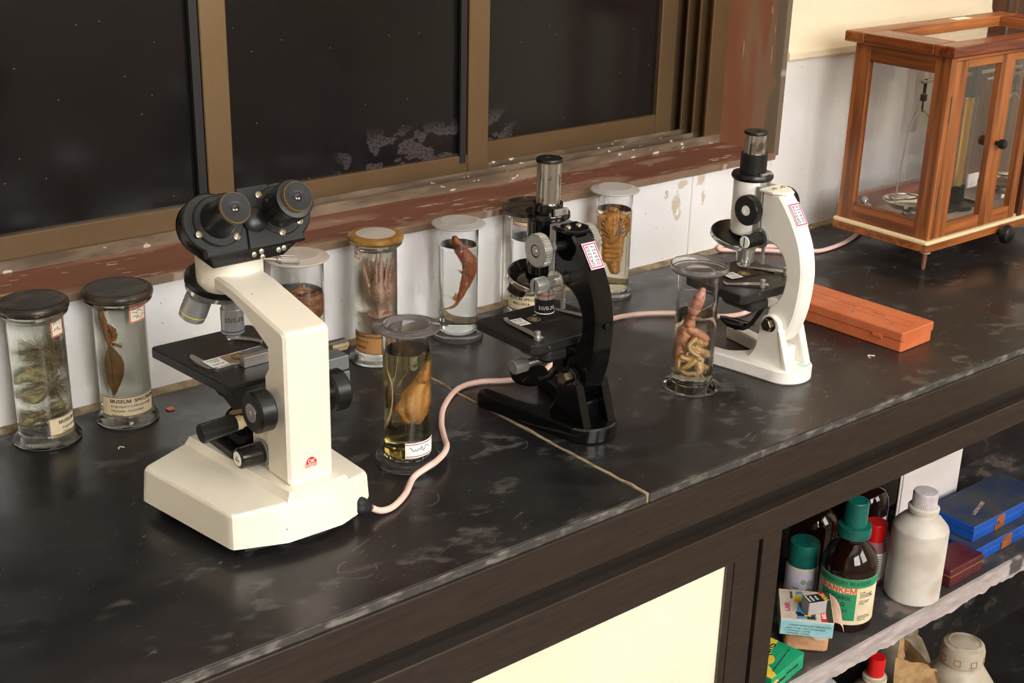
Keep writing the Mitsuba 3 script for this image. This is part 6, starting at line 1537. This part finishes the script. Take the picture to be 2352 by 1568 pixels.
add('lettering', up_('MICRO SLIDES', 0.0058, 0.0278, -0.002, True), 'paper_white', tp, smooth=False)
add('lettering', up_('LABI', 0.0068, -0.0245, -0.008, True), 'pink_ink', tp, smooth=False)
add('lettering', up_('DELUXE', 0.0034, -0.0190, 0.0240, True), 'print_black', tp, smooth=False)
fr = lambda t_, h, u, v: q(place(words(t_, h, center=False), (u, -0.0391, v), (1, 0, 0), (0, 0, 1)))
add('lettering', trimesh.util.concatenate([fr('POLISHED EDGES & LINT FREE PACKING', 0.0023, -0.0270, 0.0155), fr('\u2022 SIZE : 75 MM. LONG X 25 MM. WIDE', 0.0023, -0.0310, 0.0108), fr('\u2022 THICKNESS : 1.35 MM.', 0.0023, -0.0310, 0.0066), fr('\u2022 CONTENTS - 50 NOS.', 0.0023, -0.0310, 0.0024)]), 'print_black', k, smooth=False)
fl = spline([(0.0390, 0, 0.0240), (0.0450, 0, 0.0225), (0.0520, 0, 0.0150), (0.0560, 0, 0.0050)], 4)
V_ = np.vstack([np.stack([fl[:, 0] + dx, np.full(len(fl), 0) + s_ * np.linspace(0.036, 0.026, len(fl)), fl[:, 2] + dz], 1) for s_, dx, dz in ((1, 0, 0), (-1, 0, 0), (-1, 0.0006, 0.0005), (1, 0.0006, 0.0005))])
n_ = len(fl)
i_ = np.arange(n_ - 1)
F_ = np.vstack([np.stack([i_ + p_ * n_, i_ + 1 + p_ * n_, i_ + 1 + ((p_ + 1) % 4) * n_, i_ + ((p_ + 1) % 4) * n_], 1) for p_ in range(4)])
add('flap', q(tm(V_, F_)), 'flap_card', k, smooth=50, label='open brownish end flap')
k = thing('small_box', 'small grey box printed JAM lying on the slide carton', 'box')
q = lambda m: moved(turned(m, -22), (1.3610, -0.5370, cz + 0.0256))
add('body', q(box((-0.0140, -0.0095, 0), (0.0140, 0.0095, 0.0200), 0.0008)), 'grey_card', k, smooth=False)
tp = add('top_face', q(box((-0.0138, -0.0093, 0.0199), (0.0138, 0.0093, 0.0203))), 'print_black', k, smooth=False)
add('lettering', q(place(words('JAM', 0.0070, True), (0.0095, 0.000, 0.0204), (0, -1, 0), (1, 0, 0))), 'print_yellow', tp, smooth=False)
add('lettering', q(trimesh.util.concatenate([place(words(t_, 0.0030, True), (u_, 0, 0.0204), (0, -1, 0), (1, 0, 0)) for t_, u_ in (('BLADES', -0.0125), ('SUPER', -0.0065), ('PLUS', 0.0005))])), 'paper_white', tp, smooth=False)

# green and yellow carton
k = thing('green_carton', 'green and yellow carton beside the cabinet post, reading Sunbeam', 'carton')
ca_ = math.degrees(math.atan2(0.0130, 0.0815))
q = lambda m: moved(turned(m, ca_), (1.2760, -0.5340, SZ))
add('body', q(box((-0.0420, -0.0310, 0), (0.0420, 0.0310, 0.0245), 0.0006)), 'sun_green', k, smooth=False)
tp = add('top_face', q(box((-0.0419, -0.0309, 0.0243), (0.0419, 0.0309, 0.0248))), 'sun_green', k, smooth=False)
add('printed_band', q(place(trimesh.creation.extrude_polygon(Polygon([(-0.0418, 0.0000), (-0.0418, -0.0308), (-0.0300, -0.0308), (-0.0160, -0.0080), (0.0200, 0.0060), (0.0418, 0.0100), (0.0418, 0.0308), (0.0050, 0.0308)]), 0.0002, engine='earcut'), (0, 0, 0.0248), (1, 0, 0), (0, 1, 0))), 'sun_yellow', tp, smooth=False)
add('printed_spot', q(moved(lathe([(0.0145, 0), (0.0145, 0.0002), (0, 0.0002)], 32), (-0.008, 0.002, 0.0249))), 'print_yellow', tp, smooth=False)
add('lettering', q(place(words('Sunbeam', 0.0110, True), (-0.002, 0.008, 0.0252), (-0.95, -0.30, 0), (0.30, -0.95, 0))), 'print_black', tp, smooth=False)
add('lettering', q(place(words('GROUND POLISHED EDGES READY TO USE', 0.0022), (0.004, -0.0180, 0.0249), (1, 0.18, 0), (-0.18, 1, 0))), 'print_black', tp, smooth=False)
add('lettering', q(place(words('Sunbeam', 0.0052, True), (-0.020, -0.0311, 0.0085), (1, 0, 0), (0, 0, 1))), 'print_black', k, smooth=False)
add('lettering', q(place(words('MICRO SLIDES', 0.0030, True), (0.012, -0.0311, 0.0120), (1, 0, 0), (0, 0, 1))), 'print_black', k, smooth=False)
add('printed_spot', q(place(lathe([(0.0085, 0), (0.0085, 0.0001), (0, 0.0001)], 28), (-0.030, -0.0310, 0.0090), (1, 0, 0), (0, 0, 1))), 'print_yellow', k, smooth=False)

# maroon box and blue boxes
k = thing('maroon_box', 'small maroon hinged box at the shelf edge, right of the white bottle', 'box')
add('tray', box((1.6640, -0.5600, SZ), (1.7500, -0.5080, SZ + 0.0185), 0.0012), 'maroon_box', k, smooth=25)
add('lid', box((1.6630, -0.5610, SZ + 0.0195), (1.7510, -0.5070, SZ + 0.0310), 0.0022), 'maroon_box', k, smooth=25)
add('gilt_line', box((1.6632, -0.5604, SZ + 0.0184), (1.7508, -0.5075, SZ + 0.0197)), 'maroon_line', k)
add('clasp', box((1.6620, -0.5400, SZ + 0.0130), (1.6642, -0.5280, SZ + 0.0180), 0.0004), 'maroon_line', k)
for i_, (xa, ya, za, zb, lb_) in enumerate(((1.7580, -0.5430, SZ, SZ + 0.0270, 'lower bright blue slide box with a brown tape, under the other blue box'), (1.7700, -0.5270, SZ + 0.0273, SZ + 0.0560, 'upper blue slide box with a dusty top painted dim, stacked on the other blue box'))):
    k = thing('slide_box', lb_, 'box', 'blue slide boxes on the shelf')
    xb, yb, zm = xa + 0.205, -0.4400, (za + zb) / 2 - 0.0005
    add('tray', box((xa + 0.0010, ya + 0.0010, za), (xb - 0.001, yb - 0.001, zm), 0.0010), 'blue_box', k, smooth=25)
    add('lid', box((xa, ya, zm + 0.0005), (xb, yb, zb - 0.0006), 0.0014), 'blue_box', k, smooth=25)
    add('lid_top', box((xa + 0.001, ya + 0.001, zb - 0.0008), (xb - 0.001, yb - 0.001, zb)), 'blue_dusty_dim', k, label='dusty top, its weak light also painted in as dark blue')
    u_ = xa + 0.072 - 0.012 * i_
    add('tape', prism_y([(u_, za + 0.002), (u_ + 0.026, za + 0.003), (u_ + 0.026, zb - 0.003), (u_ + 0.003, zb - 0.002), (u_ + 0.001, zm + 0.004), (u_ + 0.012, zm + 0.002), (u_ + 0.011, zm - 0.003), (u_, zm - 0.002)] if i_ else [(u_, za + 0.002), (u_ + 0.028, za + 0.003), (u_ + 0.027, zb - 0.002), (u_ + 0.002, zb - 0.003)], ya - 0.0006, ya + 0.0004), 'brown_tape', k, smooth=False, label='strip of brown tape')
    if i_:
        add('lettering', place(words('LABORATORY', 0.0060, True), (xa + 0.060, -0.497, zb), (1, 0.30, 0), (-0.30, 1, 0)), 'flap_card', k, smooth=False)
# white cards standing at the back; the rear one has its shade painted grey
c1 = add('card_folder', [moved(turned(box((-0.078, -0.0012, 0), (0.078, 0.0012, 0.240), 0.0004), -3), (1.8050, -0.4150, SZ)), moved(turned(box((-0.078, -0.0012, 0), (0.070, 0.0012, 0.115), 0.0004), -3), (1.8080, -0.4180, SZ))], 'card_white', smooth=False)
tag(c1, 'white folded card standing upright behind the tall white bottle', 'card')
c2 = add('card_folder', moved(turned(box((-0.080, -0.0012, 0), (0.080, 0.0012, 0.220), 0.0004), 6), (1.7500, -0.3500, SZ)), 'grey_card', smooth=False)
tag(c2, 'card standing behind the white card, its shade painted in as grey', 'card')

# bottles in the bay under the shelf
FZ = -0.7992
jug = lambda R, H, n_, hn: [(0, 0), (R - 0.006, 0), (R, 0.006), (R, H), (R - 0.006, H + 0.014), (n_ + 0.016, H + 0.040), (n_ + 0.004, H + 0.050), (n_ + 0.003, H + 0.055), (n_ + 0.006, H + 0.057), (n_ + 0.006, H + 0.062), (n_, H + 0.064), (n_, H + hn), (0, H + hn)]
k = bottle('stained white jug with a red cap under the shelf', 'bottle', 1.5784, -0.5091, jug(0.046, 0.204, 0.0125, 0.072), 'old_white', FZ, [(0.0126, 0.2690), (0.0131, 0.2700), (0.0131, 0.2960), (0.0122, 0.3000), (0, 0.3000)], 'red_cap', caplabel='shiny red cap')
add('neck_tag', lathe([(0.0150, 0.2600), (0.0190, 0.2610), (0.0185, 0.2640), (0.0140, 0.2680)], 30), 'label_cream', k, at=(1.5784, -0.5091, FZ))
k = bottle('large off-white plastic can with a broad ribbed screw lid under the shelf', 'bottle', 1.7990, -0.5260, [(0, 0), (0.066, 0), (0.072, 0.006), (0.072, 0.140), (0.066, 0.160), (0.036, 0.205), (0.032, 0.212), (0.032, 0.225), (0, 0.225)], 'old_white', FZ)
add('lid', lathe([(0.0345, 0.2130), (0.0352, 0.2140), (0.0350, 0.2360), (0.0325, 0.2440), (0.0270, 0.2466), (0.0262, 0.2450), (0.0250, 0.2470), (0.0235, 0.2460), (0, 0.2460)], 60), 'old_white', k, smooth=32, at=(1.7990, -0.5260, FZ), label='broad off-white screw lid')
add('lid_rib', [wrap(bent(border(0.010, 0.011, 0.0006, 0.0008)), 0.0350, cam_ang(1.799, -0.526) + d_, FZ + 0.2240, (1.7990, -0.5260)) for d_ in (-50, -8, 36, 80)], 'brown_tape', k, smooth=False)
k = bottle('dirty white jug with a plain white cap, deep under the shelf', 'bottle', 1.8330, -0.3960, jug(0.050, 0.130, 0.0150, 0.074), 'old_white', FZ, [(0.0150, 0.1960), (0.0158, 0.1970), (0.0156, 0.2240), (0.0148, 0.2260), (0, 0.2260)], 'old_white', caplabel='plain dirty cap')
k = bottle('bluish white bottle shoulder just under the shelf, left of the red-capped jug', 'bottle', 1.4700, -0.4950, [(0, 0), (0.046, 0), (0.050, 0.005), (0.050, 0.235), (0.046, 0.252), (0.026, 0.268), (0.018, 0.272), (0.018, 0.290), (0, 0.290)], 'white_cap', FZ)
k = thing('paper_bag', 'torn brown paper bag between the jugs under the shelf', 'paper bag')
def crumple(pts, seed, amp=0.008):
    P = np.array(pts, float)
    n_ = 9
    g = np.linspace(0, 1, n_)
    V = np.array([[(P[0] * (1 - a) + P[1] * a) * (1 - b) + (P[3] * (1 - a) + P[2] * a) * b for b in g] for a in g]).reshape(-1, 3)
    V += (np.stack([meshkit.fbm(V * 45, 3, seed + c_) for c_ in range(3)], 1) - 0.5) * 2 * amp
    i, j_ = np.meshgrid(np.arange(n_ - 1), np.arange(n_ - 1), indexing='ij')
    a = (i * n_ + j_).ravel()
    q_ = np.stack([a, a + n_, a + n_ + 1, a + 1], 1)
    V2 = V + [0.0003, 0.0008, 0.0003]
    return tm(np.vstack([V, V2]), np.vstack([q_, q_[:, ::-1] + n_ * n_]))
add('side', crumple([(1.625, -0.535, -0.785), (1.700, -0.545, -0.785), (1.715, -0.535, -0.565), (1.640, -0.500, -0.535)], 3), 'brown_paper', k, smooth=20)
add('side', crumple([(1.700, -0.545, -0.785), (1.725, -0.465, -0.785), (1.735, -0.455, -0.560), (1.712, -0.540, -0.568)], 5), 'brown_paper', k, smooth=20)
add('flap', crumple([(1.640, -0.500, -0.535), (1.690, -0.475, -0.520), (1.735, -0.458, -0.560), (1.700, -0.480, -0.570)], 9), 'brown_paper', k, smooth=20)
add('fold', crumple([(1.690, -0.560, -0.700), (1.745, -0.575, -0.700), (1.735, -0.590, -0.575), (1.680, -0.570, -0.585)], 12, 0.004), 'brown_paper', k, smooth=20)
